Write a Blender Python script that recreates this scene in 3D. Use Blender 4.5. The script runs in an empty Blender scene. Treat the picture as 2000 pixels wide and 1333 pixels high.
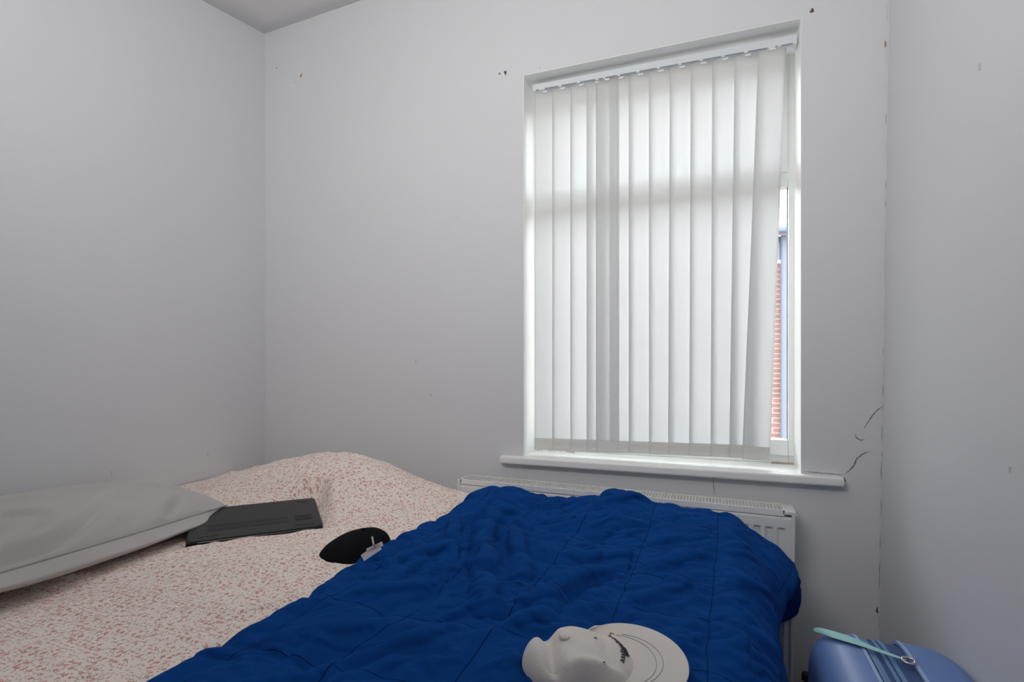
import bpy, bmesh, math, random
import numpy as np
from mathutils import Vector, Matrix, noise

random.seed(7); np.random.seed(7)
sc = bpy.context.scene
COL = sc.collection

# ------------------------------------------------------------------ camera
F_PX = 1046.0                       # focal length for a 2000 px wide frame
YAW = math.atan(400.0 / F_PX)
CY, SY = math.cos(YAW), math.sin(YAW)
CAMZ = 1.15
HORIZON = 717.0
cam_d = bpy.data.cameras.new('camera')
cam = bpy.data.objects.new('camera', cam_d); COL.objects.link(cam)
cam.location = (0, 0, CAMZ); cam.rotation_euler = (math.pi / 2, 0, YAW)
cam_d.sensor_width = 36.0; cam_d.lens = 36.0 * F_PX / 2000.0
cam_d.shift_y = (HORIZON - 666.5) / 2000.0
cam_d.clip_start = 0.02
sc.camera = cam

# ------------------------------------------------------------------ world, light, exposure
world = bpy.data.worlds.new('world'); sc.world = world; world.use_nodes = True
wn = world.node_tree.nodes; wl = world.node_tree.links
bg = wn['Background']; bg.inputs['Color'].default_value = (0.92, 0.97, 1.0, 1); bg.inputs['Strength'].default_value = 11.0
sc.view_settings.view_transform = 'Standard'; sc.view_settings.look = 'None'
sc.view_settings.gamma = 1.0; sc.view_settings.exposure = 0.0
sc.view_settings.use_curve_mapping = False
sc.cycles.use_denoising = True
sc.cycles.max_bounces = 10; sc.cycles.diffuse_bounces = 7; sc.cycles.transmission_bounces = 6
sc.cycles.transparent_max_bounces = 8

def area_light(name, loc, rot, size, sizey, power, color, portal=False):
    d = bpy.data.lights.new(name, 'AREA'); d.shape = 'RECTANGLE'; d.size = size; d.size_y = sizey
    d.energy = power; d.color = color
    if portal: d.cycles.is_portal = True
    o = bpy.data.objects.new(name, d); COL.objects.link(o); o.location = loc; o.rotation_euler = rot
    return o
# added fill light, out of view, brightens the room; its real source is unknown
area_light('added_fill', (-0.66, 0.0, 2.10), (math.radians(119), 0, 0), 0.9, 0.30, 21.5, (1.0, 0.98, 0.965))
area_light('window_portal', (-0.227, 2.26, CAMZ + 0.4), (math.radians(-90), 0, 0), 1.0, 1.55, 1, (1, 1, 1), portal=True)

# ------------------------------------------------------------------ helpers
def ray(px, py):
    r = (px - 1000.0) / F_PX; u = (HORIZON - py) / F_PX
    return r * CY - SY, r * SY + CY, u
def at_y(px, py, Y):                 # point on the vertical plane y = Y
    x, y, u = ray(px, py); t = Y / y
    return Vector((x * t, Y, CAMZ + u * t))
def at_x(px, py, X):
    x, y, u = ray(px, py); t = X / x
    return Vector((X, y * t, CAMZ + u * t))
def at_z(px, py, z):                 # z relative to the camera height
    x, y, u = ray(px, py); t = z / u
    return Vector((x * t, y * t, CAMZ + z))

def tag(o, label=None, cat=None, group=None, kind=None):
    if label: o['label'] = label
    if cat: o['category'] = cat
    if group: o['group'] = group
    if kind: o['kind'] = kind
    return o
def empty(name, loc=(0, 0, 0), rot=(0, 0, 0)):
    o = bpy.data.objects.new(name, None); COL.objects.link(o)
    o.location = loc; o.rotation_euler = rot; o.empty_display_size = 0.05
    return o
def link_mesh(name, me, mat, parent=None, smooth=False):
    o = bpy.data.objects.new(name, me); COL.objects.link(o)
    if mat: me.materials.append(mat)
    if parent: o.parent = parent
    if smooth:
        for p in me.polygons: p.use_smooth = True
    return o
def from_bm(name, bm, mat, parent=None, smooth=False):
    bmesh.ops.recalc_face_normals(bm, faces=bm.faces[:])
    me = bpy.data.meshes.new(name); bm.to_mesh(me); bm.free()
    return link_mesh(name, me, mat, parent, smooth)
def from_py(name, V, Fc, mat, parent=None, smooth=True):
    me = bpy.data.meshes.new(name); me.from_pydata([tuple(v) for v in V], [], Fc); me.update()
    return link_mesh(name, me, mat, parent, smooth)
def box(bm, x0, x1, y0, y1, z0, z1, bev=0.0, seg=2, mtx=None):
    r = bmesh.ops.create_cube(bm, size=1.0)
    vs = r['verts']
    for v in vs:
        v.co = Vector((x0 + (v.co.x + .5) * (x1 - x0), y0 + (v.co.y + .5) * (y1 - y0), z0 + (v.co.z + .5) * (z1 - z0)))
    if mtx: bmesh.ops.transform(bm, matrix=mtx, verts=vs)
    if bev > 0:
        es = list({e for v in vs for e in v.link_edges})
        bmesh.ops.bevel(bm, geom=es, offset=bev, segments=seg, profile=0.6, affect='EDGES')
def tube(bm, pts, rad, seg=10, closed_ends=True):
    pts = [Vector(p) for p in pts]; rings = []
    n = len(pts)
    rads = rad if isinstance(rad, (list, tuple)) else [rad] * n
    up = Vector((0, 0, 1))
    for i, p in enumerate(pts):
        d = (pts[min(i + 1, n - 1)] - pts[max(i - 1, 0)]).normalized()
        a = d.cross(up)
        if a.length < 1e-3: a = d.cross(Vector((1, 0, 0)))
        a.normalize(); b = a.cross(d).normalized()
        rings.append([bm.verts.new(p + (a * math.cos(k * 2 * math.pi / seg) + b * math.sin(k * 2 * math.pi / seg)) * rads[i]) for k in range(seg)])
    for i in range(n - 1):
        for k in range(seg):
            bm.faces.new((rings[i][k], rings[i][(k + 1) % seg], rings[i + 1][(k + 1) % seg], rings[i + 1][k]))
    if closed_ends:
        bm.faces.new(rings[0]); bm.faces.new(rings[-1])
def grid_faces(n, m):
    return [(i * m + j, (i + 1) * m + j, (i + 1) * m + j + 1, i * m + j + 1) for i in range(n - 1) for j in range(m - 1)]

# ------------------------------------------------------------------ materials
def principled(name, color, rough=0.6, metal=0.0, spec=0.5, sheen=0.0, noise_amt=0.0, noise_scale=20.0, bump=0.0, bump_scale=60.0, coat=0.0):
    m = bpy.data.materials.new(name); m.use_nodes = True
    nt = m.node_tree; b = nt.nodes['Principled BSDF']
    b.inputs['Base Color'].default_value = (*color, 1); b.inputs['Roughness'].default_value = rough
    b.inputs['Metallic'].default_value = metal; b.inputs['Specular IOR Level'].default_value = spec
    if sheen: b.inputs['Sheen Weight'].default_value = sheen
    if coat: b.inputs['Coat Weight'].default_value = coat
    tc = nt.nodes.new('ShaderNodeTexCoord')
    nz = nt.nodes.new('ShaderNodeTexNoise'); nz.inputs['Scale'].default_value = noise_scale; nz.inputs['Detail'].default_value = 5
    nt.links.new(tc.outputs['Object'], nz.inputs['Vector'])
    mr = nt.nodes.new('ShaderNodeMapRange'); mr.inputs['To Min'].default_value = 1 - noise_amt; mr.inputs['To Max'].default_value = 1 + noise_amt
    nt.links.new(nz.outputs['Fac'], mr.inputs['Value'])
    mx = nt.nodes.new('ShaderNodeVectorMath'); mx.operation = 'SCALE'; mx.inputs[0].default_value = color
    nt.links.new(mr.outputs['Result'], mx.inputs['Scale']); nt.links.new(mx.outputs['Vector'], b.inputs['Base Color'])
    if bump:
        n2 = nt.nodes.new('ShaderNodeTexNoise'); n2.inputs['Scale'].default_value = bump_scale; n2.inputs['Detail'].default_value = 4
        nt.links.new(tc.outputs['Object'], n2.inputs['Vector'])
        bp = nt.nodes.new('ShaderNodeBump'); bp.inputs['Strength'].default_value = bump; bp.inputs['Distance'].default_value = 0.002
        nt.links.new(n2.outputs['Fac'], bp.inputs['Height']); nt.links.new(bp.outputs['Normal'], b.inputs['Normal'])
    return m

M = {}
M['wall'] = principled('painted_plaster', (0.69, 0.695, 0.71), 0.75, spec=0.3, noise_amt=0.025, noise_scale=1.6, bump=0.12, bump_scale=9)
M['ceiling'] = principled('ceiling_paint', (0.74, 0.735, 0.735), 0.9, noise_amt=0.02, noise_scale=3)
M['gloss'] = principled('white_gloss_paint', (0.87, 0.87, 0.85), 0.35, noise_amt=0.03, noise_scale=12, bump=0.15, bump_scale=25)
M['upvc'] = principled('white_upvc', (0.82, 0.84, 0.83), 0.35, noise_amt=0.01)
M['rad'] = principled('radiator_enamel', (0.78, 0.78, 0.77), 0.4, noise_amt=0.015, noise_scale=6)
M['rad_grille'] = principled('grille_enamel', (0.84, 0.84, 0.82), 0.4)
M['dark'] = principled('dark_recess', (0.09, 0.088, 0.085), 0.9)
M['rail'] = principled('rail_aluminium_white', (0.70, 0.735, 0.76), 0.45)
M['hole'] = principled('bare_masonry_hole', (0.12, 0.085, 0.07), 0.95, noise_amt=0.3, noise_scale=200)
M['plug'] = principled('brown_wall_plug', (0.30, 0.14, 0.08), 0.7)
M['crack'] = principled('crack_in_plaster', (0.13, 0.12, 0.12), 0.95, noise_amt=0.3, noise_scale=150)
M['faint'] = principled('faint_scuff', (0.55, 0.54, 0.55), 0.9)
M['floor'] = principled('grey_carpet', (0.20, 0.19, 0.185), 0.95, noise_amt=0.15, noise_scale=180, bump=0.5, bump_scale=300)
M['pillow'] = principled('grey_pillow_cotton', (0.47, 0.455, 0.44), 0.9, sheen=0.2, noise_amt=0.02, noise_scale=6, bump=0.25, bump_scale=120)
M['piping'] = principled('pillow_seam', (0.33, 0.31, 0.31), 0.9)
M['mattress'] = principled('mattress_white', (0.74, 0.74, 0.74), 0.9, bump=0.2)
M['bedbase'] = principled('bed_base_fabric', (0.12, 0.12, 0.13), 0.9, bump=0.3, bump_scale=200)
M['laptop'] = principled('laptop_plastic', (0.022, 0.022, 0.024), 0.45, noise_amt=0.06, noise_scale=10)
M['laptop_edge'] = principled('laptop_edge_black', (0.006, 0.006, 0.008), 0.25)
M['laptop_slot'] = principled('laptop_slot', (0.008, 0.008, 0.009), 0.7)
M['blackcap'] = principled('black_cap_cotton', (0.007, 0.007, 0.009), 0.95, spec=0.1, bump=0.2, bump_scale=300)
M['label'] = principled('label_white', (0.72, 0.66, 0.66), 0.7)
M['labelred'] = principled('label_rust', (0.45, 0.16, 0.08), 0.7)
M['whitecap'] = principled('cream_cap_cotton', (0.68, 0.64, 0.60), 0.9, sheen=0.1, noise_amt=0.02, bump=0.25, bump_scale=300)
M['capdark'] = principled('cap_brim_thread', (0.42, 0.39, 0.36), 0.9)  # stitching thread, darker than the cap cotton
M['thread'] = principled('dark_embroidery', (0.035, 0.035, 0.05), 0.7)
M['threadorange'] = principled('orange_embroidery', (0.62, 0.26, 0.08), 0.7)
M['case'] = principled('suitcase_shell_blue', (0.12, 0.22, 0.50), 0.42, noise_amt=0.03, noise_scale=5)
M['case_trim'] = principled('suitcase_trim', (0.30, 0.42, 0.68), 0.4)
M['case_dark'] = principled('suitcase_gusset_navy', (0.035, 0.075, 0.20), 0.8, bump=0.3, bump_scale=300)
M['case_mid'] = principled('suitcase_zip_tape', (0.11, 0.22, 0.42), 0.7, bump=0.3, bump_scale=400)
M['mint'] = principled('mint_strap', (0.30, 0.62, 0.60), 0.6, bump=0.2, bump_scale=300)
M['silver'] = principled('silver_metal', (0.62, 0.60, 0.58), 0.3, metal=1.0)
M['chrome'] = principled('chrome', (0.75, 0.75, 0.75), 0.15, metal=1.0)
M['copper'] = principled('copper_pipe', (0.45, 0.24, 0.13), 0.4, metal=1.0)
M['blackplastic'] = principled('black_plastic', (0.02, 0.02, 0.02), 0.5)
M['slate'] = principled('roof_tiles_base', (0.35, 0.34, 0.36), 0.9)
M['pipe'] = principled('dark_blue_drainpipe', (0.055, 0.065, 0.09), 0.5)
M['ground'] = principled('yard_concrete', (0.30, 0.29, 0.28), 0.9, noise_amt=0.15, noise_scale=3)
M['housewin'] = principled('house_window_glass', (0.06, 0.075, 0.10), 0.25)
M['slotgrey'] = principled('rail_slot_grey', (0.26, 0.28, 0.31), 0.7)
M['mould'] = principled('mould_speckle', (0.10, 0.09, 0.05), 0.95, noise_amt=0.3, noise_scale=300)

def vane_material():
    m = bpy.data.materials.new('vane_fabric'); m.use_nodes = True; nt = m.node_tree
    for n in list(nt.nodes): nt.nodes.remove(n)
    out = nt.nodes.new('ShaderNodeOutputMaterial'); mix = nt.nodes.new('ShaderNodeMixShader')
    d = nt.nodes.new('ShaderNodeBsdfDiffuse'); t = nt.nodes.new('ShaderNodeBsdfTranslucent')
    d.inputs['Color'].default_value = (0.80, 0.805, 0.785, 1); t.inputs['Color'].default_value = (0.86, 0.88, 0.885, 1)
    mix.inputs['Fac'].default_value = 0.46
    tc = nt.nodes.new('ShaderNodeTexCoord'); nz = nt.nodes.new('ShaderNodeTexNoise'); nz.inputs['Scale'].default_value = 500
    bp = nt.nodes.new('ShaderNodeBump'); bp.inputs['Strength'].default_value = 0.1; bp.inputs['Distance'].default_value = 0.0005
    nt.links.new(tc.outputs['Object'], nz.inputs['Vector']); nt.links.new(nz.outputs['Fac'], bp.inputs['Height'])
    nt.links.new(bp.outputs['Normal'], d.inputs['Normal'])
    nt.links.new(d.outputs[0], mix.inputs[1]); nt.links.new(t.outputs[0], mix.inputs[2]); nt.links.new(mix.outputs[0], out.inputs[0])
    return m
M['vane'] = vane_material()

def glass_material():
    m = bpy.data.materials.new('window_glass'); m.use_nodes = True; nt = m.node_tree
    for n in list(nt.nodes): nt.nodes.remove(n)
    out = nt.nodes.new('ShaderNodeOutputMaterial'); mix = nt.nodes.new('ShaderNodeMixShader')
    t = nt.nodes.new('ShaderNodeBsdfTransparent'); g = nt.nodes.new('ShaderNodeBsdfGlossy'); g.inputs['Roughness'].default_value = 0.02
    fr = nt.nodes.new('ShaderNodeFresnel'); fr.inputs['IOR'].default_value = 1.25
    nt.links.new(fr.outputs[0], mix.inputs[0]); nt.links.new(t.outputs[0], mix.inputs[1]); nt.links.new(g.outputs[0], mix.inputs[2])
    nt.links.new(mix.outputs[0], out.inputs[0])
    return m
M['glass'] = glass_material()

def brick_material():
    m = bpy.data.materials.new('red_brick'); m.use_nodes = True; nt = m.node_tree; b = nt.nodes['Principled BSDF']
    b.inputs['Roughness'].default_value = 0.9
    tc = nt.nodes.new('ShaderNodeTexCoord'); sep = nt.nodes.new('ShaderNodeSeparateXYZ'); cmb = nt.nodes.new('ShaderNodeCombineXYZ')
    nt.links.new(tc.outputs['Object'], sep.inputs[0]); nt.links.new(sep.outputs['X'], cmb.inputs['X']); nt.links.new(sep.outputs['Z'], cmb.inputs['Y'])
    br = nt.nodes.new('ShaderNodeTexBrick'); br.inputs['Scale'].default_value = 1.0
    br.inputs['Brick Width'].default_value = 0.225; br.inputs['Row Height'].default_value = 0.075; br.inputs['Mortar Size'].default_value = 0.009
    br.inputs['Color1'].default_value = (0.135, 0.066, 0.054, 1); br.inputs['Color2'].default_value = (0.10, 0.052, 0.046, 1); br.inputs['Mortar'].default_value = (0.165, 0.135, 0.12, 1)
    nt.links.new(cmb.outputs[0], br.inputs['Vector']); nt.links.new(br.outputs['Color'], b.inputs['Base Color'])
    return m
M['brick'] = brick_material()
def tile_material():
    m = bpy.data.materials.new('roof_tiles'); m.use_nodes = True; nt = m.node_tree; b = nt.nodes['Principled BSDF']
    b.inputs['Roughness'].default_value = 0.8
    tc = nt.nodes.new('ShaderNodeTexCoord'); br = nt.nodes.new('ShaderNodeTexBrick'); br.inputs['Scale'].default_value = 1
    br.inputs['Brick Width'].default_value = 0.3; br.inputs['Row Height'].default_value = 0.28; br.inputs['Mortar Size'].default_value = 0.03
    br.inputs['Color1'].default_value = (0.22, 0.205, 0.205, 1); br.inputs['Color2'].default_value = (0.19, 0.18, 0.185, 1); br.inputs['Mortar'].default_value = (0.10, 0.09, 0.095, 1)
    nt.links.new(tc.outputs['Object'], br.inputs['Vector']); nt.links.new(br.outputs['Color'], b.inputs['Base Color'])
    return m
M['tiles'] = tile_material()

def floral_material():
    m = bpy.data.materials.new('floral_cotton'); m.use_nodes = True; nt = m.node_tree; L = nt.links; N = nt.nodes
    b = N['Principled BSDF']; b.inputs['Roughness'].default_value = 0.92; b.inputs['Specular IOR Level'].default_value = 0.15
    b.inputs['Sheen Weight'].default_value = 0.15
    uv = N.new('ShaderNodeUVMap'); uv.uv_map = 'cloth'
    def math_(op, a, b_=None, c=None):
        n = N.new('ShaderNodeMath'); n.operation = op
        for i, v in enumerate((a, b_, c)):
            if v is None: continue
            if isinstance(v, (int, float)): n.inputs[i].default_value = v
            else: L.new(v, n.inputs[i])
        return n.outputs[0]
    def layer(scale, off, kind, size, keep):
        mp = N.new('ShaderNodeMapping'); mp.inputs['Scale'].default_value = (scale, scale, 1); mp.inputs['Location'].default_value = (off, off * 1.7, 0)
        L.new(uv.outputs[0], mp.inputs['Vector'])
        v = N.new('ShaderNodeTexVoronoi'); v.voronoi_dimensions = '2D'; v.inputs['Scale'].default_value = 1; v.inputs['Randomness'].default_value = 0.85
        L.new(mp.outputs[0], v.inputs['Vector'])
        d = N.new('ShaderNodeVectorMath'); d.operation = 'SUBTRACT'; L.new(mp.outputs[0], d.inputs[0]); L.new(v.outputs['Position'], d.inputs[1])
        s = N.new('ShaderNodeSeparateXYZ'); L.new(d.outputs[0], s.inputs[0])
        sc_ = N.new('ShaderNodeSeparateColor'); L.new(v.outputs['Color'], sc_.inputs[0])
        ang = math_('ADD', math_('ARCTAN2', s.outputs['Y'], s.outputs['X']), math_('MULTIPLY', sc_.outputs[0], 6.28))
        r = math_('SQRT', math_('ADD', math_('MULTIPLY', s.outputs['X'], s.outputs['X']), math_('MULTIPLY', s.outputs['Y'], s.outputs['Y'])))
        if kind == 'flower':
            rad = math_('MULTIPLY', math_('ADD', 0.74, math_('MULTIPLY', math_('COSINE', math_('MULTIPLY', ang, 5)), 0.26)), size)
            mask = math_('MULTIPLY', math_('LESS_THAN', r, rad), math_('GREATER_THAN', r, size * 0.18))
        else:
            u_ = math_('MULTIPLY', r, math_('COSINE', ang)); w_ = math_('MULTIPLY', r, math_('SINE', ang))
            e = math_('ADD', math_('POWER', math_('DIVIDE', u_, size), 2), math_('POWER', math_('DIVIDE', w_, size * 0.33), 2))
            mask = math_('LESS_THAN', e, 1.0)
        return math_('MULTIPLY', mask, math_('LESS_THAN', sc_.outputs[1], keep))
    col = N.new('ShaderNodeRGB'); col.outputs[0].default_value = (0.89, 0.785, 0.71, 1); cur = col.outputs[0]
    for (scale, off, kind, size, keep, c) in [
            (95, 0.3, 'leaf', 0.34, 0.45, (0.56, 0.46, 0.40, 1)),
            (125, 7.1, 'leaf', 0.34, 0.42, (0.40, 0.38, 0.33, 1)),
            (105, 3.7, 'leaf', 0.30, 0.35, (0.58, 0.31, 0.27, 1)),
            (72, 12.9, 'flower', 0.34, 0.40, (0.60, 0.25, 0.235, 1)),
            (120, 21.3, 'flower', 0.32, 0.28, (0.60, 0.29, 0.25, 1))]:
        mk = layer(scale, off, kind, size, keep)
        mx = N.new('ShaderNodeMix'); mx.data_type = 'RGBA'
        L.new(mk, mx.inputs['Factor']); L.new(cur, mx.inputs['A']); mx.inputs['B'].default_value = c
        cur = mx.outputs['Result']
    L.new(cur, b.inputs['Base Color'])
    nz = N.new('ShaderNodeTexNoise'); nz.inputs['Scale'].default_value = 90; L.new(uv.outputs[0], nz.inputs['Vector'])
    bp = N.new('ShaderNodeBump'); bp.inputs['Strength'].default_value = 0.25; bp.inputs['Distance'].default_value = 0.002
    L.new(nz.outputs['Fac'], bp.inputs['Height']); L.new(bp.outputs['Normal'], b.inputs['Normal'])
    return m
M['floral'] = floral_material()

SQ = 0.182       # quilt square size
def quilt_material():
    m = bpy.data.materials.new('blue_quilt_fleece'); m.use_nodes = True; nt = m.node_tree; L = nt.links; N = nt.nodes
    b = N['Principled BSDF']; b.inputs['Roughness'].default_value = 0.95; b.inputs['Specular IOR Level'].default_value = 0.03
    b.inputs['Sheen Weight'].default_value = 0.02; b.inputs['Sheen Tint'].default_value = (0.2, 0.4, 0.9, 1)
    uv = N.new('ShaderNodeUVMap'); uv.uv_map = 'cloth'
    sep = N.new('ShaderNodeSeparateXYZ'); L.new(uv.outputs[0], sep.inputs[0])
    def math_(op, a, b_=None):
        n = N.new('ShaderNodeMath'); n.operation = op
        for i, v in enumerate((a, b_)):
            if v is None: continue
            if isinstance(v, (int, float)): n.inputs[i].default_value = v
            else: L.new(v, n.inputs[i])
        return n.outputs[0]
    def seam(c):
        return math_('LESS_THAN', math_('ABSOLUTE', math_('SUBTRACT', math_('FRACT', math_('ADD', math_('DIVIDE', c, SQ), 20.5)), 0.5)), 0.0055)
    s = math_('MAXIMUM', seam(sep.outputs['X']), seam(sep.outputs['Y']))
    nz = N.new('ShaderNodeTexNoise'); nz.inputs['Scale'].default_value = 7; nz.inputs['Detail'].default_value = 6; L.new(uv.outputs[0], nz.inputs['Vector'])
    cr = N.new('ShaderNodeValToRGB'); cr.color_ramp.elements[0].position = 0.3; cr.color_ramp.elements[0].color = (0.0040, 0.045, 0.205, 1)
    cr.color_ramp.elements[1].position = 0.7; cr.color_ramp.elements[1].color = (0.0048, 0.054, 0.235, 1)
    L.new(nz.outputs['Fac'], cr.inputs['Fac'])
    mx = N.new('ShaderNodeMix'); mx.data_type = 'RGBA'; L.new(s, mx.inputs['Factor']); L.new(cr.outputs[0], mx.inputs['A']); mx.inputs['B'].default_value = (0.0012, 0.018, 0.085, 1)
    L.new(mx.outputs['Result'], b.inputs['Base Color'])
    n2 = N.new('ShaderNodeTexNoise'); n2.inputs['Scale'].default_value = 260; L.new(uv.outputs[0], n2.inputs['Vector'])
    bp = N.new('ShaderNodeBump'); bp.inputs['Strength'].default_value = 0.2; bp.inputs['Distance'].default_value = 0.001
    L.new(n2.outputs['Fac'], bp.inputs['Height']); L.new(bp.outputs['Normal'], b.inputs['Normal'])
    return m
M['quilt'] = quilt_material()

# ------------------------------------------------------------------ the room shell
D = 2.0                                  # window wall
XL, YB, FLOOR = -2.05, -1.9, 0.0
WX0, WX1 = -0.716, 0.262                 # window opening
WZ0, WZ1 = CAMZ - 0.353, CAMZ + 1.157
YF = 2.165                                # inner face of the window frame
YO = 2.36                                # outside face of the wall
TOP = 3.1
def XR(z): return 0.4925 + 0.013 * (z - CAMZ)       # the right wall leans slightly

bm = bmesh.new()
box(bm, XL - 0.2, WX0, D, YO, -0.2, TOP)
box(bm, WX1, 0.9, D, YO, -0.2, TOP)
box(bm, WX0, WX1, D, YO, WZ1, TOP)
box(bm, WX0, WX1, D, YO, -0.2, WZ0 - 0.012)
wall_w = tag(from_bm('wall_window', bm, M['wall']), kind='structure')
bm = bmesh.new(); box(bm, XL - 0.2, XL, YB, D, -0.2, TOP)
wall_l = tag(from_bm('wall_left', bm, M['wall']), kind='structure')
bm = bmesh.new()
r = bmesh.ops.create_cube(bm, size=1.0)
for v in r['verts']:
    z = TOP if v.co.z > 0 else -0.2
    v.co = Vector((XR(z) + (0.25 if v.co.x > 0 else 0), D if v.co.y > 0 else YB, z))
wall_r = tag(from_bm('wall_right', bm, M['wall']), kind='structure')
bm = bmesh.new(); box(bm, XL - 0.2, 0.9, YB - 0.15, YB, -0.2, TOP)
tag(from_bm('wall_rear', bm, M['wall']), kind='structure')
bm = bmesh.new(); box(bm, XL - 0.1, 0.75, YB, D + 0.1, -0.12, FLOOR)
tag(from_bm('floor', bm, M['floor']), kind='structure')
# ceiling: sags away from the window-wall corner
def ceil_z(x, y):
    d = D - y
    g = 0.16 * (d if d < 0.7 else 0.7 + (1 - math.exp(-(d - 0.7) / 0.5)) * 0.5)
    return CAMZ + 1.618 + 0.046 * (x - XL) - g
nx, ny = 14, 30
V = []
for i in range(nx):
    for j in range(ny):
        x = XL - 0.1 + (2.85) * i / (nx - 1); y = YB - 0.05 + (D + 0.1 - YB) * j / (ny - 1)
        V.append((x, y, ceil_z(x, y)))
Fc = grid_faces(nx, ny)
co = from_py('ceiling', V, Fc, M['ceiling']); tag(co, kind='structure')
sm = co.modifiers.new('solid', 'SOLIDIFY'); sm.thickness = 0.08; sm.offset = 1.0 
# normals of this grid point up, so the slab grows upward

# window_1
win = tag(empty('window_1', (0, 0, 0)), kind='structure')
def frame_ring(bm, x0, x1, z0, z1, y0, y1, w, wb=None, wt=None, bev=0.004):
    wb = wb or w; wt = wt or w
    box(bm, x0, x0 + w, y0, y1, z0, z1, bev); box(bm, x1 - w, x1, y0, y1, z0, z1, bev)
    box(bm, x0 + w, x1 - w, y0 + 0.0006, y1, z0, z0 + wb, bev); box(bm, x0 + w, x1 - w, y0 + 0.0006, y1, z1 - wt, z1, bev)
TZ = at_y(1545, 342, YF).z
bm = bmesh.new()
frame_ring(bm, WX0, WX1 + 0.012, WZ0, WZ1, YF + 0.012, YF + 0.075, 0.030, wb=0.045, wt=0.075)
box(bm, WX0 + 0.03, WX1 + 0.002, YF + 0.0075, YF + 0.07, TZ - 0.027, TZ + 0.024, 0.003)
box(bm, WX1 - 0.034, WX1 + 0.004, YF + 0.006, YF + 0.07, TZ + 0.02, WZ1 - 0.03, 0.003)
from_bm('window_frame', bm, M['upvc'], win)
bm = bmesh.new(); frame_ring(bm, WX0 + 0.016, WX1 - 0.021, TZ + 0.014, WZ1 - 0.045, YF, YF + 0.05, 0.034)
from_bm('opening_light', bm, M['upvc'], win)
GB = at_y(1528, 858, YF + 0.03).z
bm = bmesh.new(); frame_ring(bm, WX0 + 0.018, WX1 + 0.002, WZ0 + 0.03, TZ - 0.012, YF + 0.002, YF + 0.05, 0.022, wb=GB - WZ0 - 0.03, wt=0.026)
from_bm('glazing_frame', bm, M['upvc'], win)
bm = bmesh.new(); box(bm, WX0 + 0.03, WX1 - 0.012, YF + 0.034, YF + 0.040, TZ, WZ1 - 0.03)
from_bm('glass_pane', bm, M['glass'], win)
bm = bmesh.new(); box(bm, WX0 + 0.03, WX1 - 0.012, YF + 0.034, YF + 0.040, WZ0 + 0.03, TZ)
from_bm('glass_pane', bm, M['glass'], win)
bm = bmesh.new(); box(bm, WX1 - 0.0225, WX1 - 0.0195, YF + 0.024, YF + 0.034, GB, TZ - 0.03)
from_bm('gasket', bm, M['slotgrey'], win)
# window board with rounded nose and horns past the opening
bm = bmesh.new()
SX0, SX1 = at_y(975, 893, 1.965).x, at_y(1650, 935, 1.965).x
box(bm, WX0, WX1, D - 0.002, YF + 0.03, WZ0 - 0.03, WZ0, 0.0)
box(bm, SX0, SX1, 1.962, D + 0.001, WZ0 - 0.030, WZ0, 0.010, 4)
sill = from_bm('window_sill', bm, M['gloss'], win)

# painted lining of the reveal
bm = bmesh.new()
box(bm, WX0, WX0 + 0.002, D - 0.0008, YF + 0.02, WZ0, WZ1); box(bm, WX1 - 0.002, WX1, D - 0.0008, YF + 0.02, WZ0, WZ1)
box(bm, WX0 + 0.002, WX1 - 0.002, D - 0.0008, YF + 0.02, WZ1 - 0.002, WZ1)
M['reveal'] = principled('reveal_white_paint', (0.86, 0.87, 0.85), 0.6, bump=0.15, bump_scale=12)
from_bm('reveal_lining', bm, M['reveal'], win)
# marks in the plaster -------------------------------------------------
def strip_on_wall(name, pts, w, mat, parent, Y=D - 0.0006, jitter=0.0008, taper=True):
    P = [at_y(x, y, Y) for x, y in pts]
    Q = []
    for a, b in zip(P[:-1], P[1:]):
        n = max(2, int((b - a).length / 0.006))
        for k in range(n): Q.append(a.lerp(b, k / n))
    Q.append(P[-1])
    V, Fc = [], []
    for i, q in enumerate(Q):
        a = Q[max(0, i - 1)]; b = Q[min(len(Q) - 1, i + 1)]
        t = (b - a).normalized(); n = Vector((-t.z, 0, t.x))
        q = q + n * random.uniform(-jitter, jitter)
        ww = w * (random.uniform(0.5, 1.2)) * (min(1, i / 4 + 0.25, (len(Q) - 1 - i) / 4 + 0.25) if taper else 1)
        V += [q + n * ww, q - n * ww]
    for i in range(len(Q) - 1): Fc.append((2 * i, 2 * i + 1, 2 * i + 3, 2 * i + 2))
    o = from_py(name, V, Fc, mat, parent, smooth=False)
    return o
def blob_on_wall(name, px, py, rx, rz, mat, parent, rot=0.0, Y=D, depth=0.0012, on=None):
    c = on if on is not None else at_y(px, py, Y)
    rx *= 0.8; rz *= 0.8; bm = bmesh.new(); n = 18; ring = []
    top = bm.verts.new(c + Vector((0, -depth, 0)))
    for k in range(n):
        a = 2 * math.pi * k / n; rr = 1 + 0.22 * math.sin(3 * a + px) + 0.12 * math.sin(5 * a + py)
        x, z = rx * rr * math.cos(a), rz * rr * math.sin(a)
        ring.append(bm.verts.new(c + Vector((x * math.cos(rot) - z * math.sin(rot), -0.0004, x * math.sin(rot) + z * math.cos(rot)))))
    for k in range(n): bm.faces.new((top, ring[k], ring[(k + 1) % n]))
    return from_bm(name, bm, mat, parent)
strip_on_wall('crack', [(1726, 793), (1716, 800), (1704, 812), (1694, 826), (1688, 838)], 0.0014, M['crack'], wall_w)
strip_on_wall('crack', [(1671, 846), (1671, 853), (1675, 857), (1681, 861), (1688, 858)], 0.0016, M['crack'], wall_w)
strip_on_wall('crack', [(1702, 882), (1690, 885), (1673, 896), (1668, 910), (1660, 918), (1650, 928)], 0.0014, M['crack'], wall_w)
strip_on_wall('crack', [(1712, 849), (1700, 853), (1690, 858)], 0.0006, M['faint'], wall_w)
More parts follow.
